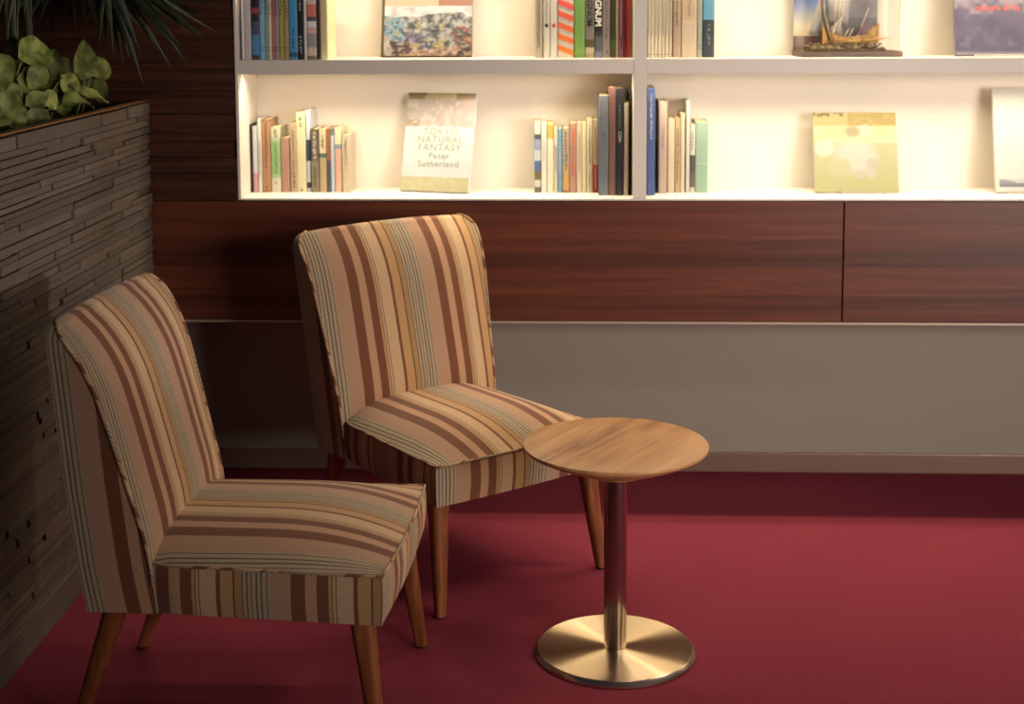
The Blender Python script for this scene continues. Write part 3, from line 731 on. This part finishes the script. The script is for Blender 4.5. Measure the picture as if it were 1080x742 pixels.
book('thin pale blue-white book beside the rust and slate one', 348.3, 352.0, 136, Lz, YB, [(.9, (196, 204, 208)), (1, (110, 124, 140))], gB)
book('cream book with pink lower spine and blue-grey band', 352.4, 359.4, 135, Lz, YB, [(.10, (220, 170, 140)), (.68, (226, 168, 136)), (.75, (140, 150, 160)), (1, (234, 216, 160))], gB)
book('beige book with a dotted title ending the lower left row', 360.2, 368.6, 142, Lz, YB, B1((212, 188, 146)), gB, marks=((.48, .93, 'dark', .25),))

gC = 'books left of the divider on the lower shelf'
YC = 4.925
book('white book patterned in blue and olive, beginning the row left of the divider', 563.4, 570.2, 128, Lz, YC, [(.08, (110, 100, 80)), (.18, (206, 198, 176)), (.3, (120, 110, 60)), (.45, (90, 112, 160)), (.6, (200, 200, 196)), (.75, (150, 160, 176)), (.82, (90, 90, 90)), (1, (214, 206, 184))], gC)
book('plain cream book beside the blue and olive patterned one', 570.7, 576.6, 129, Lz, YC, B1((232, 220, 186)), gC, marks=((.45, .75, 'dark', .15),))
book('cream book with a gold patch at its head, lower shelf', 577.0, 583.6, 130, Lz, YC, [(.78, (234, 220, 180)), (.97, (206, 170, 70)), (1, (226, 200, 110))], gC)
book('beige book just left of the thin blue spine, lower shelf', 584.0, 588.0, 133, Lz, YC, B1((220, 200, 160)), gC, marks=((.3, .7, 'dark', .4),))
book('thin sky blue book in the row left of the divider', 588.4, 592.9, 136, Lz, YC, B1((112, 156, 178)), gC, marks=((.3, .8, 'white', .3),))
book('brown-lettered book with an orange foot, lower shelf', 593.3, 600.4, 135, Lz, YC, [(.04, (150, 110, 60)), (.28, (206, 150, 72)), (.42, (196, 160, 100)), (1, (186, 160, 124))], gC, marks=((.3, .95, 'dark', .7),))
book('reddish tan book with dense lettering, lower shelf', 600.8, 607.8, 130, Lz, YC, B1((190, 134, 102)), gC, marks=((.2, .92, 'red', .5),))
book('pinkish cream book between the reddish tan and the yellow ones', 608.2, 613.8, 129, Lz, YC, B1((220, 184, 150)), gC, marks=((.3, .9, 'dark', .2),))
book('narrow yellow cream book in the row left of the divider', 614.1, 618.3, 129, Lz, YC, B1((236, 214, 140)), gC)
book('beige book with a dotted title beside the yellow cream one', 618.7, 625.2, 125, Lz, YC, B1((228, 206, 164)), gC, marks=((.08, .3, 'dark', .2), (.4, .9, 'dark', .25)))
book('tan book with a bright red foot, lower shelf', 625.6, 630.9, 126, Lz, YC, [(.02, (180, 60, 46)), (.38, (192, 52, 42)), (.40, (210, 160, 110)), (1, (206, 168, 120))], gC, marks=((.04, .35, 'white', .3), (.45, .9, 'dark', .35)))
book('wide grey-blue book with pale lettering left of the divider', 631.6, 641.6, 100.5, Lz, 4.855, B1((120, 124, 124)), gC, marks=((.57, .61, 'dark', .8), (.64, .90, 'grey', .6)))
book('tall reddish brown book between the grey-blue and the navy one', 642.0, 649.6, 92, Lz, 4.855, B1((136, 92, 74)), gC, depth=.19)
book('tall navy book with white lettering left of the divider', 650.0, 657.9, 93, Lz, 4.855, B1((56, 53, 60)), gC, depth=.19, text=('COIN', .014, .60, 'white'), marks=((.62, .84, 'green', .3),))
book('thin cream book between the navy book and the black one', 658.3, 662.8, 108.6, Lz, 4.855, B1((216, 194, 166)), gC)
book('dark book pressed against the divider, lower shelf', 663.1, 666.2, 96, Lz, 4.88, B1((44, 36, 28)), gC, depth=.18)

gD = 'books right of the divider on the lower shelf'
YD = 4.925
book('tall blue book with small white lettering right of the divider', 683.0, 691.2, 93, Lz, 4.855, [(.96, (78, 100, 152)), (1, (70, 92, 144))], gD, marks=((.52, .94, 'white', .28), (.02, .05, 'white', .4)))
book('beige pink book with a dotted title right of the tall blue one', 695.0, 703.8, 107, Lz, YD - .02, B1((206, 170, 142)), gD, marks=((.48, .72, 'dark', .2),))
book('plain beige book right of the beige pink one, lower shelf', 704.4, 711.8, 125, Lz, YD, B1((222, 194, 150)), gD)
book('tan book with dark lettering, third book from the sage one', 712.2, 717.8, 124, Lz, YD, B1((196, 162, 116)), gD, marks=((.1, .85, 'dark', .4),))
book('leaning cream book with a dark edge in the row right of the divider', 718.2, 722.6, 119, Lz, YD, B1((226, 198, 150)), gD, lean=0.0)
book('tall pale grey book standing left of the sage one', 724.0, 728.0, 106, Lz, YD, B1((214, 206, 180)), gD)
book('narrow white book with dark marks touching the sage one', 728.4, 733.4, 131, Lz, YD, [(.08, (206, 190, 170)), (.3, (110, 92, 80)), (.55, (90, 78, 70)), (1, (222, 210, 180))], gD, marks=((.6, .9, 'dark', .5),))
book('wide sage green book at the right end of the lower row', 733.8, 747.2, 128, Lz, YD, [(.40, (150, 182, 146)), (.42, (176, 196, 160)), (1, (158, 184, 150))], gD)

gE = 'books left of the divider on the upper shelf'
YE = 4.875
book('tan-grey lettered book beginning the upper row left of the divider', 564.2, 572.2, 0, U, YE, B1((196, 172, 136)), gE, height=.235, marks=((.1, .9, 'dark', .3),))
def diamond(o, w, z, ink, r=.0075):
    q = MB(); a = [q.vert((w / 2 + dx * r, yy, z + dz * r)) for yy in (-0.0008, 0.0003) for dx, dz in ((0, 1), (1, 0), (0, -1), (-1, 0))]
    q.face(a[:4]); q.face(a[4:][::-1])
    for k in range(4): q.face([a[k], a[(k + 1) % 4], a[4 + (k + 1) % 4], a[4 + k]])
    q.build('emblem', INK[ink], o)
o = book('cream book with a dark green diamond on its spine', 573.0, 579.8, 0, U, YE, B1((228, 214, 180)), gE, height=.235, marks=((.5, .9, 'dark', .25),)); diamond(o, .0215, .107, 'dark')
o = book('cream book with a red diamond on its spine', 580.2, 587.9, 0, U, YE, B1((230, 214, 184)), gE, height=.235); diamond(o, .024, .107, 'red')
o = book('wide book with slanting orange and white stripes', 588.4, 604.8, 0, U, YE, B1((226, 204, 170)), gE, height=.24)
q = MB(); w = .0525
def stripe(z0, col):
    h = .019; dz = .02; ids = []
    for yy in (-0.0007, 0.0003):
        for x, z in ((.0008, z0 + dz / 2 + 0), (w - .0015, z0 - dz / 2), (w - .0015, z0 - dz / 2 + h), (.0008, z0 + dz / 2 + h)): ids.append(q.vert((x, yy, z)))
    q.face(ids[:4], col); q.face(ids[4:][::-1], col)
    for k in range(4): q.face([ids[k], ids[(k + 1) % 4], ids[4 + (k + 1) % 4], ids[4 + k]], col)
for i in range(5): stripe(.016 + i * .0375, lin((224, 120 - i * 8, 50 + i * 8))[:3])
q.build('stripes', m_cover, o)
book('grass green book right of the orange striped one', 605.4, 616.8, 0, U, YE, [(.05, (116, 156, 62)), (1, (122, 170, 66))], gE, height=.24)
book('grey book with large dark capitals and a photo strip at the foot', 617.2, 626.8, 0, U, YE, [(.06, (176, 150, 90)), (.14, (196, 170, 130)), (.24, (92, 84, 44)), (.28, (150, 110, 96)), (1, (136, 124, 106))], gE, height=.25, text=('MAGNUM', .0285, .92, 'dark', .0007))
book('black book with large white capitals, grey-blue at the foot', 627.2, 635.0, 0, U, YE, [(.08, (122, 124, 140)), (.28, (98, 98, 100)), (.34, (66, 62, 56)), (1, (40, 34, 30))], gE, height=.25, text=('MAGNUM', .0285, .92, 'white', .0007))
book('grey-brown book with brown lettering beside the black capitals book', 635.3, 643.4, 0, U, YE, B1((150, 128, 112)), gE, height=.24, marks=((.05, .1, 'dark', .7), (.25, .9, 'dark', .3)))
book('dark olive book left of the red and purple ones', 643.8, 649.4, 0, U, YE, [(.1, (80, 66, 34)), (.25, (70, 84, 40)), (1, (60, 58, 30))], gE, height=.24)
book('narrow tan book between the olive and the purple one', 649.7, 651.9, 0, U, YE, B1((196, 160, 110)), gE, height=.235)
book('mauve purple book near the divider, upper shelf', 652.2, 657.8, 0, U, YE, [(.12, (150, 84, 110)), (1, (138, 72, 92))], gE, height=.235, marks=((.3, .9, 'white', .2),))
book('thin crimson book between the mauve and the red one', 658.1, 660.8, 0, U, YE, B1((138, 18, 34)), gE, height=.235)
book('red book next to the brown one at the divider', 661.1, 664.6, 0, U, YE, B1((190, 62, 52)), gE, height=.235)
book('orange-brown book touching the divider, upper shelf', 664.9, 666.6, 0, U, YE, B1((170, 106, 56)), gE, height=.235)

gF = 'books right of the divider on the upper shelf'
ordn = ['first', 'second', 'third', 'fourth', 'fifth', 'sixth', 'seventh']
xs = [683.4, 686.5, 690.4, 694.2, 698.0, 701.8, 705.6, 709.2]
for i in range(7):
    c = (228, 208, 166) if i % 2 else (220, 198, 152)
    book('thin cream journal, %s from the divider in a row of seven' % ordn[i], xs[i], xs[i + 1] - .3, 0, U, YE, [(.04, c), (.05, (170, 146, 104)), (1, c)], gF, height=.235, marks=((.3, .9, 'dark', .3),), soft=True)
book('tan book with dark dotted title after the cream journals', 710.0, 718.2, 0, U, YE, B1((198, 162, 122)), gF, height=.24, marks=((.42, .95, 'dark', .35),))
book('wide beige book with lettering high on its spine, upper shelf', 718.8, 735.0, 0, U, YE, [(.1, (222, 190, 146)), (.5, (226, 196, 152)), (1, (220, 180, 130))], gF, height=.245, marks=((.05, .09, 'dark', .4), (.52, .92, 'grey', .5)))
book('narrow grey-green book left of the blue and charcoal one', 735.4, 740.8, 0, U, YE, [(.12, (176, 178, 148)), (.13, (90, 100, 80)), (.16, (176, 178, 148)), (.17, (90, 100, 80)), (1, (170, 174, 146))], gF, height=.24)
book('book with sky blue upper and charcoal lower spine', 741.4, 753.6, 0, U, YE, [(.04, (70, 66, 60)), (.505, (66, 72, 78)), (1, (104, 178, 200))], gF, height=.245, marks=((.12, .44, 'grey', .4),))

# ------------------------------------------------------------------ books standing face out
def faceout(label, pBL, pBR, height, thick, tilt, yaw, zsh, paint, nx=40, nz=40, spine=None, group='books displayed face out', Y=None, dim=0.8):
    A = at(pBL[0], pBL[1], Y) if Y else atz(pBL[0], pBL[1], zsh + 0.004)
    Bq = at(pBR[0], pBR[1], A.y)
    W = (Bq - A).length; t = math.radians(tilt)
    q = MB(); g = [[q.vert((W * i / nx, 0, height * j / nz)) for i in range(nx + 1)] for j in range(nz + 1)]
    for j in range(nz):
        for i in range(nx):
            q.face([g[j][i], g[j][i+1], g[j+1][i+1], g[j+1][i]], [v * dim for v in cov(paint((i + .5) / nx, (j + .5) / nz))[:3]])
    e = 0.0024; sp = cov(spine or paint(0.02, 0.5))[:3]
    # front board back face, spine and rear board
    q.box((0, 0.0001, 0), (W, e, height), sp); q.box((0, e, 0), (0.002, thick - e, height), sp); q.box((0, thick - e, 0), (W, thick, height), sp)
    o = q.build('book', m_cover, fix=False)
    o.location = (A.x, A.y, zsh + thick * math.sin(t) + 0.0006); o.rotation_euler = (-t, 0, math.radians(yaw))
    tag(o, label, 'book', group)
    p = MB(); p.box((0.0022, e + 0.0001, 0.003), (W - 0.004, thick - e - 0.0001, height - 0.003)); p.build('pages', m_page, o)
    return o, W, A
def hsh(x, y, s=0):
    v = math.sin(x * 127.1 + y * 311.7 + s * 74.7) * 43758.5453; return v - math.floor(v)
def vn(x, y, s=0):
    xi, yi = math.floor(x), math.floor(y); fx, fy = x - xi, y - yi; fx = fx * fx * (3 - 2 * fx); fy = fy * fy * (3 - 2 * fy)
    a = hsh(xi, yi, s) * (1 - fx) + hsh(xi + 1, yi, s) * fx; b_ = hsh(xi, yi + 1, s) * (1 - fx) + hsh(xi + 1, yi + 1, s) * fx
    return a * (1 - fy) + b_ * fy
def mixc(a, b_, t): t = max(0, min(1, t)); return tuple(a[i] + (b_[i] - a[i]) * t for i in range(3))
def paint_crowd(u, v):
    if u < 0.035: return (96, 72, 40)
    if v > 0.585: return (208, 180, 140) if u < 0.62 else (176, 116, 90)
    a = u + (vn(u * 9, v * 11, 31) - .5) * .16; b_ = v + (vn(u * 8 + 5, v * 10, 32) - .5) * .11
    n = vn(u * 15, v * 20, 1); n3 = vn(u * 34, v * 44, 3)
    if b_ > 0.46: return mixc((226, 218, 206), (176, 168, 164), n * 1.3 - .3)
    c = mixc((172, 168, 162), (84, 86, 88), n * 1.7 - .35)
    if a < 0.12 and b_ < 0.22: c = (176, 158, 140)
    elif a < 0.26 and b_ > 0.21: c = mixc((124, 160, 176), (72, 88, 100), n3 * 1.3 - .5)
    elif a < 0.32 and b_ < 0.26: c = mixc((74, 54, 60), (130, 96, 86), n)
    elif a < 0.52 and 0.10 < b_ < 0.27: c = mixc((140, 130, 160), (88, 84, 98), n)
    elif a > 0.84 and b_ < 0.17: c = mixc((70, 52, 42), (116, 90, 70), n)
    elif a > 0.80 and b_ < 0.32: c = mixc((172, 92, 84), (96, 96, 84), n * 1.6 - .2)
    elif b_ < 0.12: c = mixc((184, 134, 102), (150, 120, 100), n)
    if n3 > .70: c = mixc(c, (206, 196, 184), .55)
    if n3 < .24: c = mixc(c, (56, 50, 50), .5)
    if vn(u * 12, v * 16, 9) > .8: c = mixc(c, (190, 166, 90), .6)
    return c
faceout('face-out book with a crowded colour photograph on the upper shelf', (401.5, 58.6), (497.5, 58.6), .30, .016, 19, 0, U, paint_crowd, 64, 80, Y=4.945)
def paint_tnf(u, v):
    n = vn(u * 10, v * 14, 4); n2 = vn(u * 26, v * 30, 6)
    if v > .975: return (150, 124, 84) if (u < .28 or u > .72) else (214, 190, 120)
    if v > .93: return (222, 200, 140) if .25 < u < .72 else mixc((170, 140, 92), (226, 206, 170), (0.975 - v) * 30 * abs(u - .5))
    if v > .66:
        c = mixc((226, 206, 182), (206, 176, 168), n)
        if v < .72 and u < .2: c = (196, 172, 132)
        if n2 > .7: c = (232, 214, 190)
        if v > .84 and (u < .16): c = (232, 222, 196)
        if u > .78: c = mixc(c, (226, 190, 176), .6)
        return c
    if v < .15: return mixc((228, 214, 160), (214, 204, 150), n2)
    return (236, 236, 226)
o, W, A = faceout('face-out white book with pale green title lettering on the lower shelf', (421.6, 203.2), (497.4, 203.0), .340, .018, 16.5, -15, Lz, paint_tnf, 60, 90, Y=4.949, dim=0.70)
m_title = plain('pale_title_ink', (132, 142, 116), 0.6)
X0 = Matrix.Rotation(PI / 2, 4, 'X')
for s_, zf, size, ink in (('TOKYO', .565, .033, m_title), ('NATURAL', .485, .033, m_title), ('FANTASY', .405, .033, m_title), ('Peter', .325, .030, m_title), ('Sutherland', .245, .030, m_title)):
    textmesh('lettering', s_, size, ink, o, Matrix.Translation((W * .53, -0.0006, .345 * zf)) @ X0, .0003, track=1.15)
def paint_yellow(u, v):
    n = vn(u * 5, v * 5, 8); n2 = vn(u * 22, v * 26, 9)
    c = mixc((206, 196, 124), (210, 206, 156), v)
    if v > .84: c = mixc((208, 180, 92), (186, 152, 66), n2) if u > .42 else mixc((214, 190, 110), (150, 116, 56), 1 if (v > .95 and u < .36 and n2 > .35) else 0)
    if .62 < v <= .84: c = mixc((226, 220, 170), (214, 214, 140), n)
    for cx, cy, rx, ry, col in ((.5, .45, .30, .26, (222, 214, 190)), (.30, .30, .17, .16, (212, 204, 150)), (.62, .77, .10, .10, (220, 210, 180)), (.47, .76, .10, .08, (190, 172, 120)), (.55, .22, .07, .07, (214, 198, 168)), (.68, .24, .08, .09, (216, 200, 172)), (.70, .36, .10, .08, (208, 196, 168)), (.13, .55, .14, .13, (232, 226, 196))):
        d = ((u - cx) / rx) ** 2 + ((v - cy) / ry) ** 2
        if d < 1: c = mixc(c, col, min(1, (1 - d) * 1.5))
    return mixc(c, (200, 190, 140), max(0, n2 - .7))
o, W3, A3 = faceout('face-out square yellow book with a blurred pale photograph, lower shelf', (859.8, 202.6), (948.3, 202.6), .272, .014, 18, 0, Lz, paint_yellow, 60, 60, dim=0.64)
def paint_white(u, v):
    if .045 < v < .125 and u > .05:
        ridge = .105 + .018 * math.sin(u * 9 + .4)
        if v < ridge: return mixc((120, 112, 118), (176, 170, 168), (v - .045) * 12)
        return (206, 200, 188)
    return (232, 222, 200)
o, W4, A4 = faceout('face-out white book with a strip of grey hills, lower shelf', (1050.5, 202.8), (1108, 202.8), .352, .016, 14, 0, Lz, paint_white, 30, 80)
def paint_blue(u, v):
    n = vn(u * 7, v * 9, 11); n2 = vn(u * 14, v * 18, 12)
    c = mixc((92, 84, 108), (112, 100, 116), n)
    if v > .42: c = mixc(c, (150, 132, 136), (n2 - .4) * 2 + (v - .42) * 2)
    else: c = mixc(c, (124, 120, 138), (n2 - .55) * 1.6)
    if v < .03: c = (146, 132, 136)
    return c
o, W5, A5 = faceout('face-out dusky blue book with coral title lettering, upper shelf', (1008.3, 58.4), (1098, 58.4), .33, .016, 15, 0, U, paint_blue, 50, 60, dim=1.0)
textmesh('lettering', 'cultura di Sa', .030, INK['coral'], o, Matrix.Translation((W5 * .24, -0.0006, .150)) @ X0, .0003, 'LEFT', .0004)
# clear stands under the face-out books
m_acr, nt, b = newmat('frosted_acrylic')
b.inputs['Base Color'].default_value = lin((206, 196, 176)); b.inputs['Roughness'].default_value = 0.25; b.inputs['Transmission Weight'].default_value = 0.35
def stand(label, A, W, zsh, tilt, thick, x0, x1):
    t = thing('book_stand', label, 'book stand', (A.x + W * (x0 + x1) / 2, A.y, zsh), group='small stands under the face-out books')
    w = W * (x1 - x0) / 2; a = math.radians(tilt)
    q = MB(); q.box((-w, -0.0125, 0.0003), (w, -0.0005, 0.0026)); q.box((-w, -0.0125, 0.0026), (w, -0.0105, 0.0085)); q.build('lip', m_acr, t)
    q = MB(); M = Matrix.Translation((0, thick * math.cos(a) + 0.003, 0.0032)) @ Matrix.Rotation(-a, 4, 'X')
    q.box((-w, 0.001, 0), (w, 0.004, 0.15), M=M); q.build('back_plate', m_acr, t)
stand('clear lip stand holding up the square yellow book', A3, W3, Lz, 18, .014, .30, .82)
stand('clear lip stand holding up the white book with grey hills', A4, W4, Lz, 14, .016, .2, .8)
stand('clear lip stand holding up the dusky blue book', A5, W5, U, 15, .016, .20, .90)

# ------------------------------------------------------------------ ship model in its display case
sb = at(846, 59.5, 4.86); se = at(954, 59.5, 4.86); SW = se.x - sb.x
sm = thing('ship_display', 'small sailing ship model in a clear case on a dark wood plinth', 'ship model', (sb.x, 4.862, U + 0.0005), math.radians(3.5))
m_plinth = wood('plinth_wood', (52, 34, 20), (76, 52, 32), (104, 74, 46), (3, 3, 30), 0.4)
m_pebble = attr_mat('ship_bits', 0.7, 0.25, 90)
SDp = 0.165
q = MB(); q.box((0, 0, 0), (SW, SDp, 0.0185)); bevel(q.build('plinth', m_plinth, sm), 0.002)
q = MB(); q.box((0.004, SDp - 0.008, 0.0188), (SW - .045, SDp - 0.004, 0.30), lin((110, 110, 118))[:3])
def paint_sky(u, v):
    c = mixc((228, 214, 190), (84, 108, 170), (v - .42) * 1.9) if v > .42 else mixc((216, 190, 160), (228, 214, 190), v * 2.2)
    if v < .27: c = (104, 80, 78)
    if u > .42: c = mixc((120, 116, 124), (84, 80, 90), vn(u * 6, v * 5, 20))
    if u > .6 and v < .6: c = mixc(c, (70, 66, 72), vn(u * 5, v * 7, 22))
    if u > .8 and v < .5: c = (96, 74, 84)
    return c
nx, nz = 40, 40; W6 = SW - .049; H6 = 0.27
g = [[q.vert((0.004 + W6 * i / nx, SDp - 0.0082, 0.0188 + H6 * j / nz)) for i in range(nx + 1)] for j in range(nz + 1)]
for j in range(nz):
    for i in range(nx): q.face([g[j][i], g[j][i+1], g[j+1][i+1], g[j+1][i]], lin(paint_sky((i + .5) / nx, (j + .5) / nz * 1.5))[:3])
o = q.build('backdrop', m_cover, sm, fix=False); o['label'] = 'printed blue and grey backdrop behind the ship'
# pebbled bed
q = MB(); q.box((0.028, 0.02, 0.0188), (SW - .05, 0.125, 0.0255), lin((92, 76, 52))[:3]); q.build('bed', m_pebble, sm)
q = MB(); rp = random.Random(5)
def rock(q, c, r, col, sq=0.6):
    seg = 7; rings = []
    for a in (-.6, 0.2, .9):
        rr = r * math.cos(a); rings.append([q.vert((c[0] + rr * math.cos(2*PI*k/seg) * rp.uniform(.8, 1.2), c[1] + rr * math.sin(2*PI*k/seg) * rp.uniform(.8, 1.2), c[2] + r * sq * math.sin(a))) for k in range(seg)])
    for A_, B_ in zip(rings, rings[1:]):
        for k in range(seg): q.face([A_[k], A_[(k+1) % seg], B_[(k+1) % seg], B_[k]], col, True)
    q.face(rings[0][::-1], col); q.face(rings[-1], col)
for i in range(230):
    x = rp.uniform(.032, SW - .056); y = rp.uniform(.024, .121); g_ = rp.uniform(.6, 1.2)
    rock(q, (x, y, 0.0265 + rp.uniform(0, 1) * (0.004 + 0.016 * max(0, 1 - abs(y - .072) / .05))), rp.uniform(.003, .006), lin((min(255, 160 * g_), 140 * g_, 106 * g_))[:3])
o = q.build('pebbles', m_pebble, sm); o['kind'] = 'stuff'
# hull built of ribs and planks, with high stern and bow
q = MB(); HX0, HX1, HY, HZ = .082, SW - .062, .07, .040
n = 26; prev = None
for i in range(n + 1):
    t = i / n; x = HX0 + (HX1 - HX0) * t; sheer = 0.022 + 0.038 * abs(2 * t - 1) ** 2.4 + (0.010 if t > .82 else 0)
    bw = 0.024 * (1 - abs(2 * t - 1) ** 2.2) + 0.003
    pr = []
    for j in range(9):
        a = PI * j / 8; pr.append(q.vert((x, HY - bw * math.cos(a), HZ + sheer * (1 - math.sin(a) ** 0.8 * 0.95))))
    if prev:
        g_ = rp.uniform(.75, 1.15); col = lin((178 * g_, 140 * g_, 84 * g_))[:3]
        for k in range(8): q.face([prev[k], prev[k+1], pr[k+1], pr[k]], col, False)
    prev = pr
for i in range(10):
    x = HX0 + .015 + i * (HX1 - HX0 - .03) / 9; zz = HZ + .02 + .02 * abs(2 * (i / 9) - 1) ** 2
    q.tube([(x, HY - .022, zz + rp.uniform(-.004, .004)), (x + rp.uniform(-.01, .01), HY + .02, zz + .004)], .0016, 5, lin((150, 116, 70))[:3])
for i in range(14):
    x = rp.uniform(HX0 + .01, HX1 - .02); q.tube([(x, HY - .026, HZ + rp.uniform(.0, .02)), (x + rp.uniform(.03, .06), HY - .024, HZ + rp.uniform(.01, .03))], .0014, 5, lin((196, 156, 98))[:3])
q.build('hull', m_pebble, sm)
m_mast = plain('pale_mast', (206, 184, 150), 0.6); m_darkmast = plain('dark_mast', (86, 66, 40), 0.6)
q = MB()
for x, dx, l in ((.118, .012, .2), (.126, .022, .2), (.139, .020, .2)): q.tube([(x, HY, HZ + .014), (x + dx, HY + .004, HZ + l)], .0013, 6)
for x in (.105, .150, .165): q.tube([(x, HY - .012, HZ + .02), (x + .018, HY, HZ + .05)], .0012, 5)
q.tube([(.20, HY, HZ + .03), (.235, HY, HZ + .12)], .001, 5)
q.build('mast', m_mast, sm)
q = MB(); q.tube([(.103, HY - .01, HZ + .014), (.082, HY - .004, HZ + .085), (.074, HY, HZ + .2)], [.0045, .0052, .005], 8); o = q.build('mast', m_darkmast, sm); o['label'] = 'thick dark brown mast'
m_sail = plain('grey_sail', (148, 146, 148), 0.8, noise=0.1, nscale=30)
def sail(pts, name='sail', bulge=.012):
    q = MB(); A_, B_, C_, D_ = [Vector(p) for p in pts]; n = 8; g = []
    for j in range(n + 1):
        row = []
        for i in range(n + 1):
            u, v = i / n, j / n; p = A_.lerp(B_, u).lerp(D_.lerp(C_, u), v); row.append(q.vert((p.x, p.y - bulge * math.sin(PI * u) * math.sin(PI * v), p.z)))
        g.append(row)
    for j in range(n):
        for i in range(n): q.face([g[j][i], g[j][i+1], g[j+1][i+1], g[j+1][i]], (1, 1, 1), True)
    o = q.build(name, m_sail, sm); s_ = o.modifiers.new('s', 'SOLIDIFY'); s_.thickness = .0008; return o
sail([(.042, .098, .072), (.100, .098, .066), (.092, .095, .205), (.076, .098, .19)])
sail([(.112, .10, .072), (.152, .10, .066), (.150, .098, .13), (.118, .10, .096)])
sail([(.112, .112, .105), (.175, .114, .10), (.19, .112, .23), (.098, .112, .22)], bulge=.02)
m_glass, nt, b = newmat('clear_acrylic')
nt.nodes.remove(b); tr = N(nt, 'ShaderNodeBsdfTransparent'); gl = N(nt, 'ShaderNodeBsdfGlossy'); gl.inputs['Roughness'].default_value = 0.05
fr = N(nt, 'ShaderNodeFresnel'); fr.inputs['IOR'].default_value = 1.12; mxs = N(nt, 'ShaderNodeMixShader'); tr.inputs[0].default_value = (0.985, 0.985, 0.975, 1)
fm = N(nt, 'ShaderNodeMath', operation='MULTIPLY'); fm.inputs[1].default_value = 0.25; nt.links.new(fr.outputs[0], fm.inputs[0]); nt.links.new(fm.outputs[0], mxs.inputs[0]); nt.links.new(tr.outputs[0], mxs.inputs[1]); nt.links.new(gl.outputs[0], mxs.inputs[2]); nt.links.new(mxs.outputs[0], nt.nodes['Material Output'].inputs[0])
q = MB(); th_ = .002; H7 = .33
q.box((.006, .006, .0188), (SW - .008, .006 + th_, H7)); q.box((.006, SDp - .003 - th_, .0188), (SW - .008, SDp - .003, H7))
q.box((.006, .0082, .0188), (.006 + th_, SDp - .0052, H7)); q.box((SW - .008 - th_, .0082, .0188), (SW - .008, SDp - .0052, H7)); q.box((.006, .006, H7 + .0002), (SW - .008, SDp - .003, H7 + .002))
q.build('glass_case', m_glass, sm)

# ------------------------------------------------------------------ light
def area(name, loc, target, size, power, col, sy=None, spread=None):
    l = D.lights.new(name, 'AREA'); l.energy = power; l.color = col; l.size = size
    if sy: l.shape = 'RECTANGLE'; l.size_y = sy
    if spread: l.spread = spread
    o = D.objects.new(name, l); C.objects.link(o); o.location = loc
    o.rotation_euler = (Vector(target) - Vector(loc)).to_track_quat('-Z', 'Y').to_euler(); return o
def spot(name, loc, target, power, col, ang, blend, r=0.05):
    l = D.lights.new(name, 'SPOT'); l.energy = power; l.color = col; l.spot_size = math.radians(ang); l.spot_blend = blend; l.shadow_soft_size = r
    o = D.objects.new(name, l); C.objects.link(o); o.location = loc
    o.rotation_euler = (Vector(target) - Vector(loc)).to_track_quat('-Z', 'Y').to_euler(); return o
STRIP_W = 5.6
w = D.worlds.new('room_ambient'); sc.world = w; w.use_nodes = True
w.node_tree.nodes['Background'].inputs[0].default_value = (0.85, 0.82, 1.0, 1); w.node_tree.nodes['Background'].inputs[1].default_value = 0.035
spot('ceiling_downlight', (2.1, 4.0, 2.8), (0.35, 3.8, 0.4), 105, (1.0, 0.78, 0.54), 62, 1.0, 0.25)
spot('ceiling_downlight', (0.7, 3.4, 2.85), (-0.3, 3.7, 0.4), 36, (1.0, 0.76, 0.50), 44, 1.0, 0.15)
for zt in TOPS[:2]:
    for x0, x1 in BAYS:
        l = D.lights.new('shelf_strip_lamp', 'AREA'); l.shape = 'RECTANGLE'; l.size = x1 - x0 - 0.04; l.size_y = 0.012; l.color = WARM
        l.energy = STRIP_W * (x1 - x0) / 1.28; l.spread = math.radians(126)
        o = D.objects.new('shelf_strip_lamp', l); C.objects.link(o); o.location = ((x0 + x1) / 2, Y_FRONT + 0.066, zt - 0.0432)
spot('side_lamp', (3.2, 2.5, 1.22), (-1.45, 3.62, 1.24), 205, (1.0, 0.92, 0.84), 17, 0.7, 0.05)
area('soft_side_fill', (3.3, 0.0, 1.6), (0.9, 4.6, 0.75), 2.0, 36, (1.0, 0.88, 0.78), 1.4, math.radians(72))  # added soft fill, low from the right; stands for no known window
spot('shelf_front_fill', (0.9, 2.5, 2.85), (0.45, 4.78, 1.2), 46, (1.0, 0.84, 0.66), 40, 1.0, 0.12)  # unseen spot added to brighten the shelf edges and cabinet fronts
